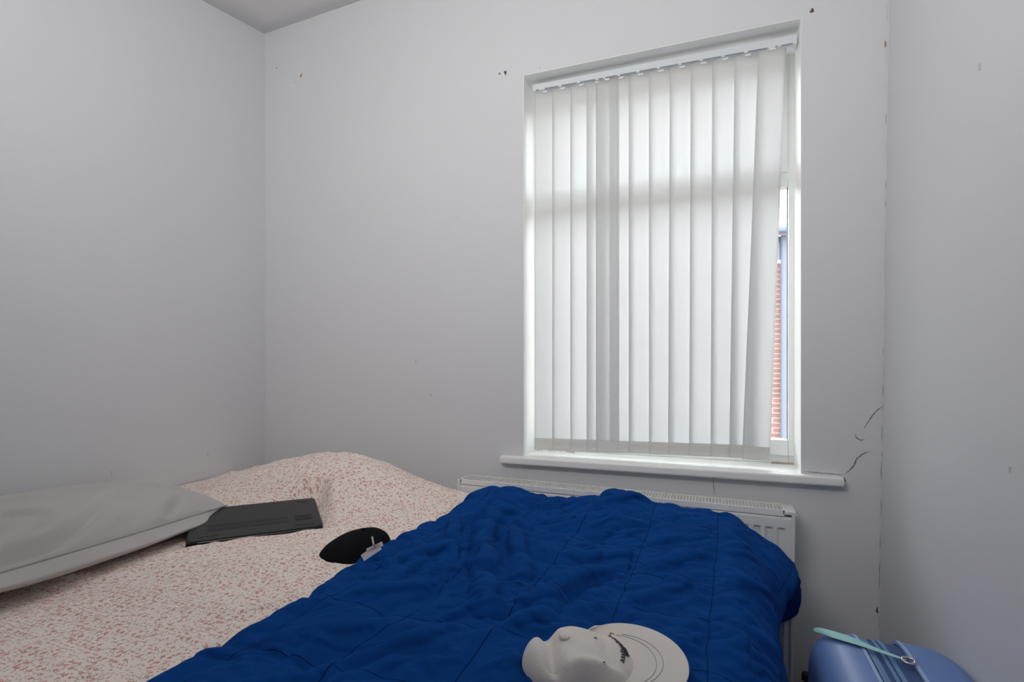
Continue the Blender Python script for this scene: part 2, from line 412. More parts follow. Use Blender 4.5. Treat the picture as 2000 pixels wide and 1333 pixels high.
strip_on_wall('crack', [(1394, 926), (1393.5, 945), (1395, 966)], 0.0011, M['crack'], wall_w, taper=False)
strip_on_wall('crack', [(1185, 912), (1230, 915), (1262, 917)], 0.0012, M['crack'], wall_w)
strip_on_wall('crack', [(1320, 919.5), (1350, 922), (1392, 926)], 0.0018, M['crack'], wall_w)
strip_on_wall('crack', [(1403, 926.5), (1412, 927.5)], 0.0020, M['crack'], wall_w)
strip_on_wall('crack', [(1440, 928), (1500, 930.5), (1545, 932), (1600, 935), (1650, 940)], 0.0015, M['crack'], wall_w)
strip_on_wall('crack', [(1569, 921), (1600, 924), (1648, 928)], 0.0010, M['crack'], wall_w)
# the crack down the corner
seg = []
yy = 10.0
random.seed(11)
while yy < 1225:
    ln = random.uniform(14, 60); seg.append((yy, min(yy + ln, 1235))); yy += ln + random.uniform(6, 46)
for a, b in seg:
    def cx(y): return 1734 - 17.5 * (y / 1250.0) ** 1.4 - 1.2
    dark = (b - a) < 30 or a > 790
    strip_on_wall('corner_crack', [(cx(a), a), (cx((a + b) / 2) + random.uniform(-1, 1), (a + b) / 2), (cx(b), b)],
                  0.0006 if dark else 0.0005, M['crack'] if dark else M['faint'], wall_w, Y=D - 0.002, jitter=0.0005)
blob_on_wall('plaster_chip', 1729, 86, 0.0022, 0.013, M['plug'], wall_w, Y=D - 0.002)
blob_on_wall('plaster_chip', 1725, 916, 0.003, 0.008, M['hole'], wall_w, Y=D - 0.001)
blob_on_wall('plaster_chip', 1713, 1193, 0.004, 0.012, M['hole'], wall_w, Y=D - 0.001)
blob_on_wall('plaster_chip', 1724, 888, 0.003, 0.005, M['crack'], wall_w, Y=D - 0.001)
blob_on_wall('plaster_chip', 1649, 938, 0.005, 0.008, M['crack'], wall_w, Y=D - 0.0005)
for (px, py, rx, rz, mt, rt) in [(588, 148, 0.0045, 0.0125, 'plug', -0.4), (540, 133, 0.003, 0.005, 'hole', 0), (576, 161, 0.002, 0.0025, 'crack', 0),
                                 (976, 144, 0.004, 0.0055, 'hole', 0), (987, 142, 0.007, 0.0105, 'hole', 0.2), (1586, 21, 0.007, 0.0095, 'hole', -0.3),
                                 (1054, 133, 0.0018, 0.003, 'crack', 0), (691, 115, 0.002, 0.003, 'faint', 0), (691, 121, 0.0025, 0.003, 'faint', 0),
                                 (812, 706, 0.004, 0.012, 'faint', 0.1), (842, 772, 0.004, 0.010, 'faint', -0.1), (871, 746, 0.004, 0.003, 'faint', 0),
                                 (893, 426, 0.003, 0.003, 'faint', 0), (836, 560, 0.002, 0.003, 'faint', 0)]:
    o = blob_on_wall('screw_hole' if mt != 'faint' else 'scuff', px, py, rx, rz, M[mt], wall_w, rt)
# scuffs on the left and right wall
for (px, py) in [(406, 888), (218, 925)]:
    c = at_x(px, py, XL + 0.0005)
    bm = bmesh.new(); box(bm, XL, XL + 0.0006, c.y - 0.0012, c.y + 0.0012, c.z - 0.01, c.z + 0.01)
    from_bm('scuff', bm, M['faint'], wall_l)
for (px, py, s) in [(1913, 131, 0.007), (1972, 918, 0.005)]:
    x = XR(at_x(px, py, 0.5).z); c = at_x(px, py, x - 0.0005)
    bm = bmesh.new(); box(bm, x - 0.0012, x + 0.001, c.y - s * 0.5, c.y + s * 0.5, c.z - s, c.z + s)
    from_bm('scuff', bm, M['faint'], wall_r)

# ------------------------------------------------------------------ vertical blind
YV = 2.065
blind = tag(empty('vertical_blind', ((WX0 + WX1) / 2, YV, WZ1)), 'off-white vertical blind with long fabric vanes hanging in the window opening', 'blind')
def under(o, p): # keep world coordinates while parenting to a translated empty
    o.parent = p; o.matrix_parent_inverse = Matrix.Translation(p.location).inverted(); return o
RX0, RX1 = at_y(1040, 175, YV - 0.022).x, WX1 - 0.006
RZ1 = at_y(1040, 166, YV - 0.016).z; RZ0 = at_y(1040, 179, YV - 0.016).z
RZ1r = at_y(1553, 67, YV - 0.016).z; RZ0r = at_y(1553, 86, YV - 0.016).z
bm = bmesh.new()
r = bmesh.ops.create_cube(bm, size=1.0)
for v in r['verts']:
    rt = v.co.x > 0
    z = (RZ1r if rt else RZ1) if v.co.z > 0 else (RZ0r if rt else RZ0)
    v.co = Vector((RX1 if rt else RX0, YV + 0.022 if v.co.y > 0 else YV - 0.016, z))
bmesh.ops.bevel(bm, geom=bm.edges[:], offset=0.0015, segments=2, affect='EDGES')
under(from_bm('headrail', bm, M['rail']), blind)
car_cx = [290, 393, 499, 612, 646, 730, 841, 959, 1081, 1204, 1330, 1461, 1600]
car_px = [960 + c * 0.34 for c in car_cx]
def rail_z(x):
    f = (x - RX0) / (RX1 - RX0); return RZ0 + (RZ0r - RZ0) * f
cx = [at_y(p, 183 - (p - 1040) * 0.185, YV - 0.02).x + 0.008 for p in car_px]
# dark slots along the underside lip of the rail, between the carriers
slots = [(255, 272), (306, 383), (403, 490), (508, 596), (615, 637), (655, 722), (738, 832), (850, 950), (968, 1072), (1090, 1195), (1213, 1320), (1340, 1450), (1473, 1585), (1630, 1642), (1665, 1730)]
bm = bmesh.new()
for a, b in slots:
    xa = at_y(960 + a * 0.34, 150, YV - 0.016).x; xb = at_y(960 + b * 0.34, 150, YV - 0.016).x
    za, zb = rail_z(xa) + 0.0005, rail_z(xb) + 0.0005
    h = 0.0048
    vs = [bm.verts.new(p) for p in ((xa, YV - 0.0164, za), (xb, YV - 0.0164, zb), (xb, YV - 0.0164, zb + h), (xa, YV - 0.0164, za + h),
                                    (xa, YV - 0.015, za), (xb, YV - 0.015, zb), (xb, YV - 0.015, zb + h), (xa, YV - 0.015, za + h))]
    for f in ((0, 1, 2, 3), (4, 5, 6, 7), (0, 1, 5, 4), (2, 3, 7, 6), (0, 3, 7, 4), (1, 2, 6, 5)): bm.faces.new([vs[k] for k in f])
under(from_bm('rail_slots', bm, M['slotgrey']), blind)
bot_l, bot_r = at_y(1050, 878, YV).z, at_y(1500, 897, YV).z
VW = 0.089
def make_vane(xc, ang, ztop, zbot, tilt=0.0, wave=0.0, yoff=0.0, bow=0.004, phase=0.0):
    nu, nv = 9, 40; V = []
    for j in range(nv):
        f = j / (nv - 1); z = ztop + (zbot - ztop) * f
        a = ang + wave * math.sin(f * 3.0 + phase) * f
        for i in range(nu):
            u = (i / (nu - 1) - 0.5) * VW
            y = yoff + u * math.sin(a) + bow * (1 - (2 * u / VW) ** 2) * (-1)
            x = u * math.cos(a) + tilt * f
            V.append((x, y, z))
    o = from_py('vane', V, grid_faces(nv, nu), M['vane'])
    md = o.modifiers.new('solid', 'SOLIDIFY'); md.thickness = 0.0006
    o.location = (xc, YV, 0)
    under(o, blind)
    # weighted hem pocket at the foot
    V = []
    for j in range(4):
        z = zbot + 0.046 * j / 3.0 + 0.001
        a = ang + wave * math.sin(3.0 + phase)
        for i in range(nu):
            u = (i / (nu - 1) - 0.5) * (VW - 0.001)
            V.append((u * math.cos(a) + tilt, yoff + u * math.sin(a) - bow * (1 - (2 * u / VW) ** 2) - 0.0016, z))
    h = from_py('hem_weight', V, grid_faces(4, nu), M['vanehem']); md = h.modifiers.new('solid', 'SOLIDIFY'); md.thickness = 0.0012
    h.parent = o
    return o
M['vanehem'] = principled('vane_hem', (0.68, 0.675, 0.64), 0.8)
angs = [0.16, 0.17, 0.15, 0.30, 0.05, 0.10, 0.16, 0.17, 0.15, 0.16, 0.14, 0.18, 0.10]
for k, x in enumerate(cx):
    zt = rail_z(x) - 0.0015
    zb = bot_l + (bot_r - bot_l) * (x - cx[0]) / (cx[-1] - cx[0])
    tilt, wave, yo = 0.0, random.uniform(-0.05, 0.05), 0.0
    if k == 3: x -= 0.012
    if k == 4: yo = -0.006; x += 0.003
    if k == 12: tilt, wave, yo, zb = -0.052, 0.25, -0.010, zb - 0.004
    elif k == 11: tilt = -0.018
    elif k >= 8: tilt = -0.006
    make_vane(x, angs[k], zt, zb, tilt=tilt, wave=wave, yoff=yo, phase=random.random())
    bm = bmesh.new(); box(bm, x - 0.010, x + 0.010, YV - 0.009 + yo, YV - 0.006 + yo, zt - 0.006, zt + 0.001, 0.001, 1)
    under(from_bm('hanger', bm, M['upvc']), blind)
# linking chain at the foot of the vanes
bm = bmesh.new()
for k in range(len(cx) - 1):
    a = Vector((cx[k], YV - 0.012, bot_l + (bot_r - bot_l) * k / 12 + 0.032)); b = Vector((cx[k + 1], YV - 0.012, bot_l + (bot_r - bot_l) * (k + 1) / 12 + 0.032))
    if k == 11: b.x -= 0.05; b.y -= 0.01
    n = 12
    for q in range(n):
        f = (q + .5) / n; p = a.lerp(b, f) + Vector((0, 0, -0.010 * math.sin(math.pi * f)))
        bmesh.ops.create_icosphere(bm, subdivisions=1, radius=0.0013, matrix=Matrix.Translation(p))
M['chain'] = principled('bead_chain_plastic', (0.72, 0.71, 0.68), 0.5)
under(from_bm('bead_chain', bm, M['chain'], smooth=True), blind)
# dirt along the back of the sill
random.seed(5)
for (px0, py0, px1, py1, n) in [(1044, 881, 1068, 875, 26), (1106, 882, 1122, 885, 24), (1068, 876, 1106, 881, 8)]:
    bm = bmesh.new()
    for k in range(n):
        f = random.random(); p = at_z(px0 + (px1 - px0) * f, py0 + (py1 - py0) * f + random.uniform(-1, 1), WZ0 - CAMZ)
        p.y = min(p.y, YF - 0.004)
        bmesh.ops.create_icosphere(bm, subdivisions=1, radius=random.uniform(0.0012, 0.003), matrix=Matrix.Translation(Vector((p.x, p.y, WZ0 + 0.0005))) @ Matrix.Scale(0.3, 4, (0, 0, 1)))
    from_bm('mould_patch', bm, M['mould'], win)
M['foot_line_brown'] = principled('foot_line_brown', (0.40, 0.34, 0.27), 0.9)
bm = bmesh.new(); box(bm, WX1 - 0.075, WX1 - 0.004, YF - 0.001, YF + 0.02, WZ0, WZ0 + 0.004)  # thin brown line where the frame meets the sill
from_bm('frame_foot_line', bm, M['foot_line_brown'], win)

# ------------------------------------------------------------------ radiator
rad = tag(empty('radiator', (-0.36, 1.92, CAMZ - 1.03)), 'white double panel radiator on the wall under the window sill', 'radiator')
tl = -math.atan2(0.015, 1.17)
RF, RB = 1.872, 1.965
rx0, rx1 = -0.945, 0.229
rz1 = CAMZ - 0.4435; rz0 = CAMZ - 1.03
def radpart(name, bm, mat, smooth=False):
    T = Matrix.Translation(Vector((-0.36, 0, rz1))) @ Matrix.Rotation(-tl, 4, 'Y') @ Matrix.Translation(Vector((0.36, 0, -rz1)))
    bmesh.ops.transform(bm, matrix=T, verts=bm.verts[:])
    o = from_bm(name, bm, mat, smooth=smooth); return under(o, rad)
# fluted front panel (a real pressed profile)
nxp, nzp = 360, 60; V = []
pitch = 0.0345
for i in range(nxp):
    x = rx0 + 0.008 + (rx1 - rx0 - 0.016) * i / (nxp - 1)
    ph = ((rx1 - 0.022 - x) / pitch) % 1.0
    ch = 0.5 - 0.5 * math.cos(2 * math.pi * ph)
    ch = max(0.0, min(1.0, (ch - 0.35) / 0.3)); ch = ch * ch * (3 - 2 * ch)
    if x > rx1 - 0.03 or x < rx0 + 0.03: ch = 0
    for j in range(nzp):
        fz = j / (nzp - 1)
        if fz < 0.2: z = rz1 - 0.022 - 0.035 * fz / 0.2
        elif fz < 0.55: z = rz1 - 0.057 - 0.014 * (fz - 0.2) / 0.35
        else: z = rz1 - 0.071 - (rz1 - 0.071 - rz0) * (fz - 0.55) / 0.45
        top = max(0.0, min(1.0, (rz1 - 0.057 - z) / 0.007)); bot = max(0.0, min(1.0, (z - rz0 - 0.06) / 0.02))
        lip = 0.004 * max(0.0, 1 - (rz1 - 0.022 - z) / 0.006)
        V.append((x, RF + 0.006 + 0.009 * ch * top * bot + lip, z))
bm = bmesh.new(); vv = [bm.verts.new(v) for v in V]
for f in grid_faces(nxp, nzp): bm.faces.new([vv[k] for k in f])
# back of the panel so that it is a solid water panel
bk = [bm.verts.new(p) for p in ((rx0 + 0.008, RF + 0.03, rz1 - 0.022), (rx1 - 0.008, RF + 0.03, rz1 - 0.022), (rx1 - 0.008, RF + 0.03, rz0), (rx0 + 0.008, RF + 0.03, rz0))]
bm.faces.new(bk)
fp = radpart('front_panel', bm, M['rad'], True)
bm = bmesh.new(); box(bm, rx0 + 0.01, rx1 - 0.01, RB - 0.02, RB, rz0, rz1 - 0.02, 0.004)
radpart('back_panel', bm, M['rad'])
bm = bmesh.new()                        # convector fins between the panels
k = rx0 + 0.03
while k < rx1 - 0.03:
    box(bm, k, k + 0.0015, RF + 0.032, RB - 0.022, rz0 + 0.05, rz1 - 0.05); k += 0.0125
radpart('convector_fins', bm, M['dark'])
for xa, xb in ((rx0, rx0 + 0.010), (rx1 - 0.010, rx1)):
    bm = bmesh.new(); box(bm, xa, xb, RF + 0.001, RB + 0.004, rz0 + 0.02, rz1 - 0.003, 0.0025); radpart('side_panel', bm, M['rad'])
bm = bmesh.new()                        # top grille
g0, g1, y0, y1 = rx0 + 0.012, rx1 - 0.030, RF + 0.004, RB
box(bm, g0, g1, y0, y0 + 0.004, rz1 - 0.02, rz1, 0.0008, 1); box(bm, g0, g1, y1 - 0.004, y1, rz1 - 0.02, rz1, 0.0008, 1)
box(bm, g0, g0 + 0.004, y0, y1, rz1 - 0.012, rz1); box(bm, g1 - 0.004, g1, y0, y1, rz1 - 0.012, rz1)
k = g0 + 0.010
while k < g1 - 0.004:
    box(bm, k, k + 0.0026, y0 + 0.003, y1 - 0.003, rz1 - 0.003, rz1 - 0.0006); k += 0.0103
radpart('top_grille', bm, M['rad_grille'])
bm = bmesh.new(); box(bm, g0 + .004, g1 - .004, y0 + 0.005, y1 - 0.005, rz1 - 0.030, rz1 - 0.026); radpart('grille_shadow_tray', bm, M['dark'])  # dark sheet paints the shade seen between the grille slats
bm = bmesh.new(); box(bm, g1, rx1 + 0.002, RF + 0.002, RB + 0.004, rz1 - 0.014, rz1 - 0.002, 0.003)
box(bm, rx1 + 0.0, rx1 + 0.010, RF + 0.02, RF + 0.034, rz1 - 0.032, rz1 - 0.016, 0.003)
radpart('end_cap', bm, M['rad'])
for xb in (rx0 + 0.2, rx1 - 0.2):
    bm = bmesh.new(); box(bm, xb - 0.015, xb + 0.015, RB - 0.002, D - 0.001, rz0 + 0.1, rz0 + 0.4); radpart('wall_bracket', bm, M['rad'])

# valve and tail pipe at the foot of the radiator
vp = at_y(1562, 1322, 1.92)
vx, vy, vz = rx1 + 0.035, 1.92, vp.z
valve = tag(empty('radiator_valve', (vx, vy, 0)), 'chrome and black radiator valve on a copper pipe beside the blue suitcase', 'valve')
bm = bmesh.new(); tube(bm, [(vx - 0.045, vy, vz - 0.03), (vx, vy, vz - 0.03)], 0.009); tube(bm, [(vx, vy, vz - 0.05), (vx, vy, vz - 0.008)], 0.012, 12)
tube(bm, [(vx - 0.020, vy, vz - 0.03), (vx - 0.010, vy, vz - 0.03)], 0.014, 6)
under(from_bm('valve_body', bm, M['chrome']), valve)
bm = bmesh.new(); tube(bm, [(vx, vy, vz - 0.008), (vx, vy, vz + 0.012), (vx, vy, vz + 0.016)], [0.013, 0.012, 0.008], 14)
under(from_bm('valve_cap', bm, M['blackplastic'], smooth=False), valve)
bm = bmesh.new(); tube(bm, [(vx, vy, 0.0), (vx, vy, vz - 0.05)], 0.0075)
under(from_bm('pipe', bm, M['copper']), valve)
bm = bmesh.new(); tube(bm, [(vx + 0.035, 1.965, 0.0), (vx + 0.035, 1.965, vz - 0.01), (vx + 0.035, 1.98, vz + 0.0), (vx + 0.035, 1.999, vz + 0.0)], 0.0075)
cp = from_bm('copper_pipe', bm, M['copper']); tag(cp, 'short brown copper pipe rising behind the radiator valve by the suitcase', 'pipe')

# ------------------------------------------------------------------ cloth relaxation
def relax(P0, Nrm, grow, steps, fixed=None, seamw=None, bend=0.35, pull=0.004, hmax=0.05, tang=0.02, seed=1, stick=0.25):
    """grid cloth made slightly larger than the surface it lies on; it buckles into folds.  P0,Nrm: (n,m,3)"""
    rng = np.random.default_rng(seed)
    n, m, _ = P0.shape
    p = P0 + Nrm * (rng.random((n, m, 1)) * 0.002)
    # low frequency seeding so folds run naturally
    for _ in range(3):
        p = p
    gs = 0.5 * (grow[1:, :] + grow[:-1, :]); gt = 0.5 * (grow[:, 1:] + grow[:, :-1])
    Ls = np.linalg.norm(P0[1:] - P0[:-1], axis=2) * gs
    Lt = np.linalg.norm(P0[:, 1:] - P0[:, :-1], axis=2) * gt
    gd = 0.5 * (grow[1:, 1:] + grow[:-1, :-1])
    Ld1 = np.linalg.norm(P0[1:, 1:] - P0[:-1, :-1], axis=2) * gd
    Ld2 = np.linalg.norm(P0[1:, :-1] - P0[:-1, 1:], axis=2) * gd
    B2s = Ls[1:] + Ls[:-1]; B2t = Lt[:, 1:] + Lt[:, :-1]
    B4s = B2s[2:] + B2s[:-2]; B4t = B2t[:, 2:] + B2t[:, :-2]
    def proj(A, B, L, k, only_short=False):
        d = B - A; l = np.sqrt((d * d).sum(-1)) + 1e-9
        c = (l - L) / l * 0.5 * k
        if only_short: c = np.minimum(c, 0)
        c = c[..., None] * d
        A += c; B -= c
    free = None if fixed is None else (1 - fixed)[..., None]
    for st in range(steps):
        q = p.copy()
        for it in range(3):
            for o in (0, 1):
                k = (n - 1 - o) // 2
                proj(p[o:o + 2 * k:2], p[o + 1:o + 1 + 2 * k:2], Ls[o:o + 2 * k:2], 1.0)
                k = (m - 1 - o) // 2
                proj(p[:, o:o + 2 * k:2], p[:, o + 1:o + 1 + 2 * k:2], Lt[:, o:o + 2 * k:2], 1.0)
            for o in (0, 1):
                k = (n - 1 - o) // 2
                proj(p[o:o + 2 * k:2, :-1], p[o + 1:o + 1 + 2 * k:2, 1:], Ld1[o:o + 2 * k:2], 0.4)
                proj(p[o + 1:o + 1 + 2 * k:2, :-1], p[o:o + 2 * k:2, 1:], Ld2[o:o + 2 * k:2], 0.4)
            for o in range(4):
                e = ((n - 2 - o) // 4) * 4 + o
                A = p[o:n - 2:4]; Bv = p[o + 2:n:4]; kk = min(len(A), len(Bv))
                proj(A[:kk], Bv[:kk], B2s[o::4][:kk], bend)
                A = p[:, o:m - 2:4]; Bv = p[:, o + 2:m:4]; kk = min(A.shape[1], Bv.shape[1])
                proj(A[:, :kk], Bv[:, :kk], B2t[:, o::4][:, :kk], bend)
            for o in range(8):
                A = p[o:n - 4:8]; Bv = p[o + 4:n:8]; kk = min(len(A), len(Bv))
                proj(A[:kk], Bv[:kk], B4s[o::8][:kk] * 0.992, bend * 0.5, True)
                A = p[:, o:m - 4:8]; Bv = p[:, o + 4:m:8]; kk = min(A.shape[1], Bv.shape[1])
                proj(A[:, :kk], Bv[:, :kk], B4t[:, o::8][:, :kk] * 0.992, bend * 0.5, True)
        d = ((p - P0) * Nrm).sum(-1)
        dn = d - pull * 0.1 - d * pull * 4
        if seamw is not None: dn = dn * (1 - stick * seamw)
        dn = np.clip(dn, 0.0, None); dn = np.where(dn > hmax, hmax + (dn - hmax) * 0.3, dn)
        tv = (p - P0) - Nrm * d[..., None]
        p = P0 + Nrm * dn[..., None] + tv * (1 - tang)
        if free is not None: p = P0 + (p - P0) * free
    return p
def grid_normals(P):
    du = np.gradient(P, axis=0); dv = np.gradient(P, axis=1)
    nn = np.cross(du, dv); nn /= (np.linalg.norm(nn, axis=2, keepdims=True) + 1e-9)
    if nn[..., 2].mean() < 0: nn = -nn
    return nn
def cloth_object(name, P, S, T, mat, sub=1, thick=0.004):
    n, m, _ = P.shape
    o = from_py(name, P.reshape(-1, 3).tolist(), grid_faces(n, m), mat)
    me = o.data; uvl = me.uv_layers.new(name='cloth')
    idx = np.zeros(len(me.loops), dtype=np.int32); me.loops.foreach_get('vertex_index', idx)
    uv = np.stack([S.reshape(-1)[idx], T.reshape(-1)[idx]], 1).astype(np.float32)
    uvl.data.foreach_set('uv', uv.reshape(-1))
    if thick:
        s = o.modifiers.new('solid', 'SOLIDIFY'); s.thickness = thick; s.offset = -1
    ss = o.modifiers.new('sub', 'SUBSURF'); ss.levels = sub; ss.render_levels = sub
    return o
def fnoise(X, Y, scale, seed, octs=3):
    rng = np.random.default_rng(seed); out = np.zeros_like(X); amp = 1.0
    for o in range(octs):
        for k in range(7):
            a = rng.random() * 2 * np.pi; f = scale * (2 ** o) * (0.6 + 0.8 * rng.random()); ph = rng.random() * 6.28
            out += amp * np.sin(f * (X * np.cos(a) + Y * np.sin(a)) + ph) / 7
        amp *= 0.5
    return out
def up2(A):
    for ax in (0, 1):
        A = np.moveaxis(A, ax, 0); n = A.shape[0]; B = np.zeros((2 * n - 1,) + A.shape[1:]); B[::2] = A
        m = 0.5 * (A[1:] + A[:-1]); m[1:-1] = (9 * (A[1:-2] + A[2:-1]) - A[:-3] - A[3:]) / 16.0; B[1::2] = m
        A = np.moveaxis(B, 0, ax)
    return A
def sstep(a, b, x):
    t = np.clip((x - a) / (b - a), 0, 1); return t * t * (3 - 2 * t)

# ------------------------------------------------------------------ bed
BX0, BX1, BY0, BY1 = -2.035, 0.02, 0.42, 1.83
MT = CAMZ - 0.575
bed = tag(empty('bed', ((BX0 + BX1) / 2, (BY0 + BY1) / 2, 0)), 'double bed in the corner hidden under floral and blue bedding', 'bed')
bm = bmesh.new(); box(bm, BX0, BX1, BY0, BY1, MT - 0.22, MT, 0.03, 4); under(from_bm('mattress', bm, M['mattress'], smooth=True), bed)
bm = bmesh.new(); box(bm, BX0, BX1, BY0, BY1, 0.08, MT - 0.225, 0.015, 2); under(from_bm('base', bm, M['bedbase']), bed)
for x in (BX0 + 0.1, BX1 - 0.1):
    for y in (BY0 + 0.1, BY1 - 0.1):
        bm = bmesh.new(); tube(bm, [(x, y, 0), (x, y, 0.09)], 0.025, 12); under(from_bm('leg', bm, M['blackplastic']), bed)

# laptop frame of reference
LA = Vector((-1.355, 1.045, CAMZ - 0.478)); LW = Vector((0.679, 0.734, 0.0)).normalized()
Ld = Vector((-0.734, 0.679, 0.0)).normalized(); LH = 0.018
Ldir = (Ld * 0.245 + Vector((0, 0, 0.030))).normalized()
Lup = LW.cross(Ldir).normalized()

def duvet_h(X, Y):
    z = -0.503 + 0 * X
    z += 0.172 * np.exp(-0.5 * ((X + 1.31) / np.where(X > -1.31, 0.205, 0.33)) ** 2 - 0.5 * ((Y - 1.66) / 0.17) ** 2)
    z += 0.030 * np.exp(-0.5 * ((X + 0.98) / 0.18) ** 2 - 0.5 * ((Y - 1.74) / 0.10) ** 2)
    z += 0.020 * np.exp(-0.5 * ((X + 1.75) / 0.15) ** 2 - 0.5 * ((Y - 1.70) / 0.12) ** 2)
    z += 0.012 * fnoise(X, Y, 7.0, 3)
    z += 0.022 * np.exp(-0.5 * ((X + 1.10) / 0.16) ** 2 - 0.5 * ((Y - 1.08) / 0.10) ** 2)      # swell in front of the laptop
    z -= 0.02 * sstep(0.35, 0.7, Y) * 0
    # nest of the laptop: keep the cloth under it
    u = (X - LA.x) * LW.x + (Y - LA.y) * LW.y; v = (X - LA.x) * Ld.x + (Y - LA.y) * Ld.y
    plane = -0.478 - 0.024 + 0.030 / 0.247 * v
    m_ = sstep(-0.006, 0.008, v) * sstep(0.30, 0.240, v) * sstep(0.42, 0.366, u)
    z = z * (1 - m_) + np.minimum(z, plane) * m_
    return z
hs = 0.0105
sv = np.arange(0, 2.30, hs); tv = np.arange(0, 1.72, hs)
S, T = np.meshgrid(sv, tv, indexing='ij')
X = XL + 0.012 + np.minimum(S, 2.10)
# side overhangs (window side and near side)
y_near, y_far, rr = 0.36, 1.845, 0.05
TT = T + 0.30 - 0.06
def wrap(c, lo, hi, r):
    """arclength c (flat between lo+r and hi-r) -> position, drop"""
    pos = c.copy(); drop = np.zeros_like(c)
    q = c - (hi - r); arc = r * np.pi / 2
    a = np.clip(q, 0, arc) / r
    on = q > 0; pos = np.where(on, hi - r + r * np.sin(a), pos); drop = np.where(on, r * (1 - np.cos(a)) + np.clip(q - arc, 0, None), drop)
    q = (lo + r) - c; a = np.clip(q, 0, arc) / r; on = q > 0
    pos = np.where(on, lo + r - r * np.sin(a), pos); drop = np.where(on, r * (1 - np.cos(a)) + np.clip(q - arc, 0, None), drop)
    return pos, drop
Yp, dy = wrap(TT, y_near, y_far, rr)
Xp, dx = wrap(XL + 0.012 + S, -9, 0.045, 0.05)
Z = duvet_h(Xp, Yp) - dy - dx
P0 = np.stack([Xp, Yp, Z + CAMZ], 2)
Nn = grid_normals(P0)
u = (Xp - LA.x) * LW.x + (Yp - LA.y) * LW.y; v = (Xp - LA.x) * Ld.x + (Yp - LA.y) * Ld.y
lap = sstep(-0.012, 0.0, v) * sstep(0.262, 0.245, v) * sstep(0.385, 0.365, u) * sstep(-0.1, 0.0, u)
grow = 1.0 + 0.024 + 0.022 * sstep(-0.1, 0.6, fnoise(Xp, Yp, 3.0, 9, 2))
grow = 1 + (grow - 1) * (1 - 0.95 * lap) 
edge = np.clip(sstep(1.80, 1.845, Yp) + sstep(0.42, 0.36, Yp), 0, 1)
grow = 1 + (grow - 1) * (1 - 0.7 * edge)
rngd = np.random.default_rng(12)
addd = np.zeros_like(Xp)
for k in range(110):
    cx_, cy_ = rngd.uniform(-1.95, -0.75), rngd.uniform(0.45, 1.80); ln = rngd.uniform(0.04, 0.12); a = rngd.normal(0.9 if cy_ < 1.3 else -0.3, 0.6)
    w = rngd.uniform(0.007, 0.016); amp = 0.0085 * rngd.uniform(0.3, 1.0); bq = rngd.uniform(-5, 5)
    u_ = (Xp - cx_) * math.cos(a) + (Yp - cy_) * math.sin(a); v_ = -(Xp - cx_) * math.sin(a) + (Yp - cy_) * math.cos(a) + bq * u_ * u_
    addd += amp * np.exp(-(u_ / ln) ** 2) * np.exp(-(np.abs(v_) / w) ** 1.4)
P0[..., 2] += addd * (1 - lap)
Nn = grid_normals(P0)
P = relax(P0, Nn, grow, 70, seamw=np.clip(lap * 1.0, 0, 1), bend=0.5, pull=0.010, hmax=0.022, tang=0.02, seed=4, stick=0.9)
P = up2(P); S = up2(S); TT = up2(TT)
def _cr(P):
    Nv = grid_normals(P); add = np.zeros(P.shape[:2]); rng = np.random.default_rng(3); X_, Y_ = P[..., 0], P[..., 1]
    for k in range(120):
        cx_, cy_ = rng.uniform(-1.95, -0.7), rng.uniform(0.42, 1.8); ln = rng.uniform(0.03, 0.09); a = rng.normal(1.0 if cy_ < 1.3 else -0.2, 0.7)
        q_ = rng.uniform(-6, 6); w = rng.uniform(0.005, 0.011); amp = 0.0042 * rng.uniform(0.3, 1)
        u_ = (X_ - cx_) * math.cos(a) + (Y_ - cy_) * math.sin(a); v_ = -(X_ - cx_) * math.sin(a) + (Y_ - cy_) * math.cos(a) + q_ * u_ * u_
        add += amp * np.exp(-(u_ / ln) ** 2) * (np.exp(-(np.abs(v_) / w) ** 1.3) - 0.5 * np.exp(-np.abs(v_ + 1.6 * w) / (0.8 * w)))
    u = (X_ - LA.x) * LW.x + (Y_ - LA.y) * LW.y; v = (X_ - LA.x) * Ld.x + (Y_ - LA.y) * Ld.y
    lp = sstep(-0.014, -0.002, v) * sstep(0.262, 0.245, v) * sstep(0.385, 0.365, u) * sstep(-0.1, 0.0, u)
    return P + Nv * (add * (1 - lp))[..., None]
P = _cr(P)
# keep the cloth inside the room
P[..., 0] = np.maximum(P[..., 0], XL + 0.006)
P[..., 1] = np.where(P[..., 1] > 1.862, 1.862, P[..., 1])
DUV = P
duv = cloth_object('floral_duvet', P, S, TT, M['floral'], sub=1)
tag(duv, 'cream duvet printed with small red flowers spread over the bed', 'duvet')

# ------------------------------------------------------------------ blue quilt
QX0 = -0.805
SLEN, TLEN = 0.98 + 0.50, 1.70
hq = 0.0092
sv = np.arange(0, SLEN, hq); tv = np.arange(0, TLEN, hq)
S, T = np.meshgrid(sv, tv, indexing='ij')
XH, RX = 0.128, 0.14
YH, RY = 1.856, 0.07
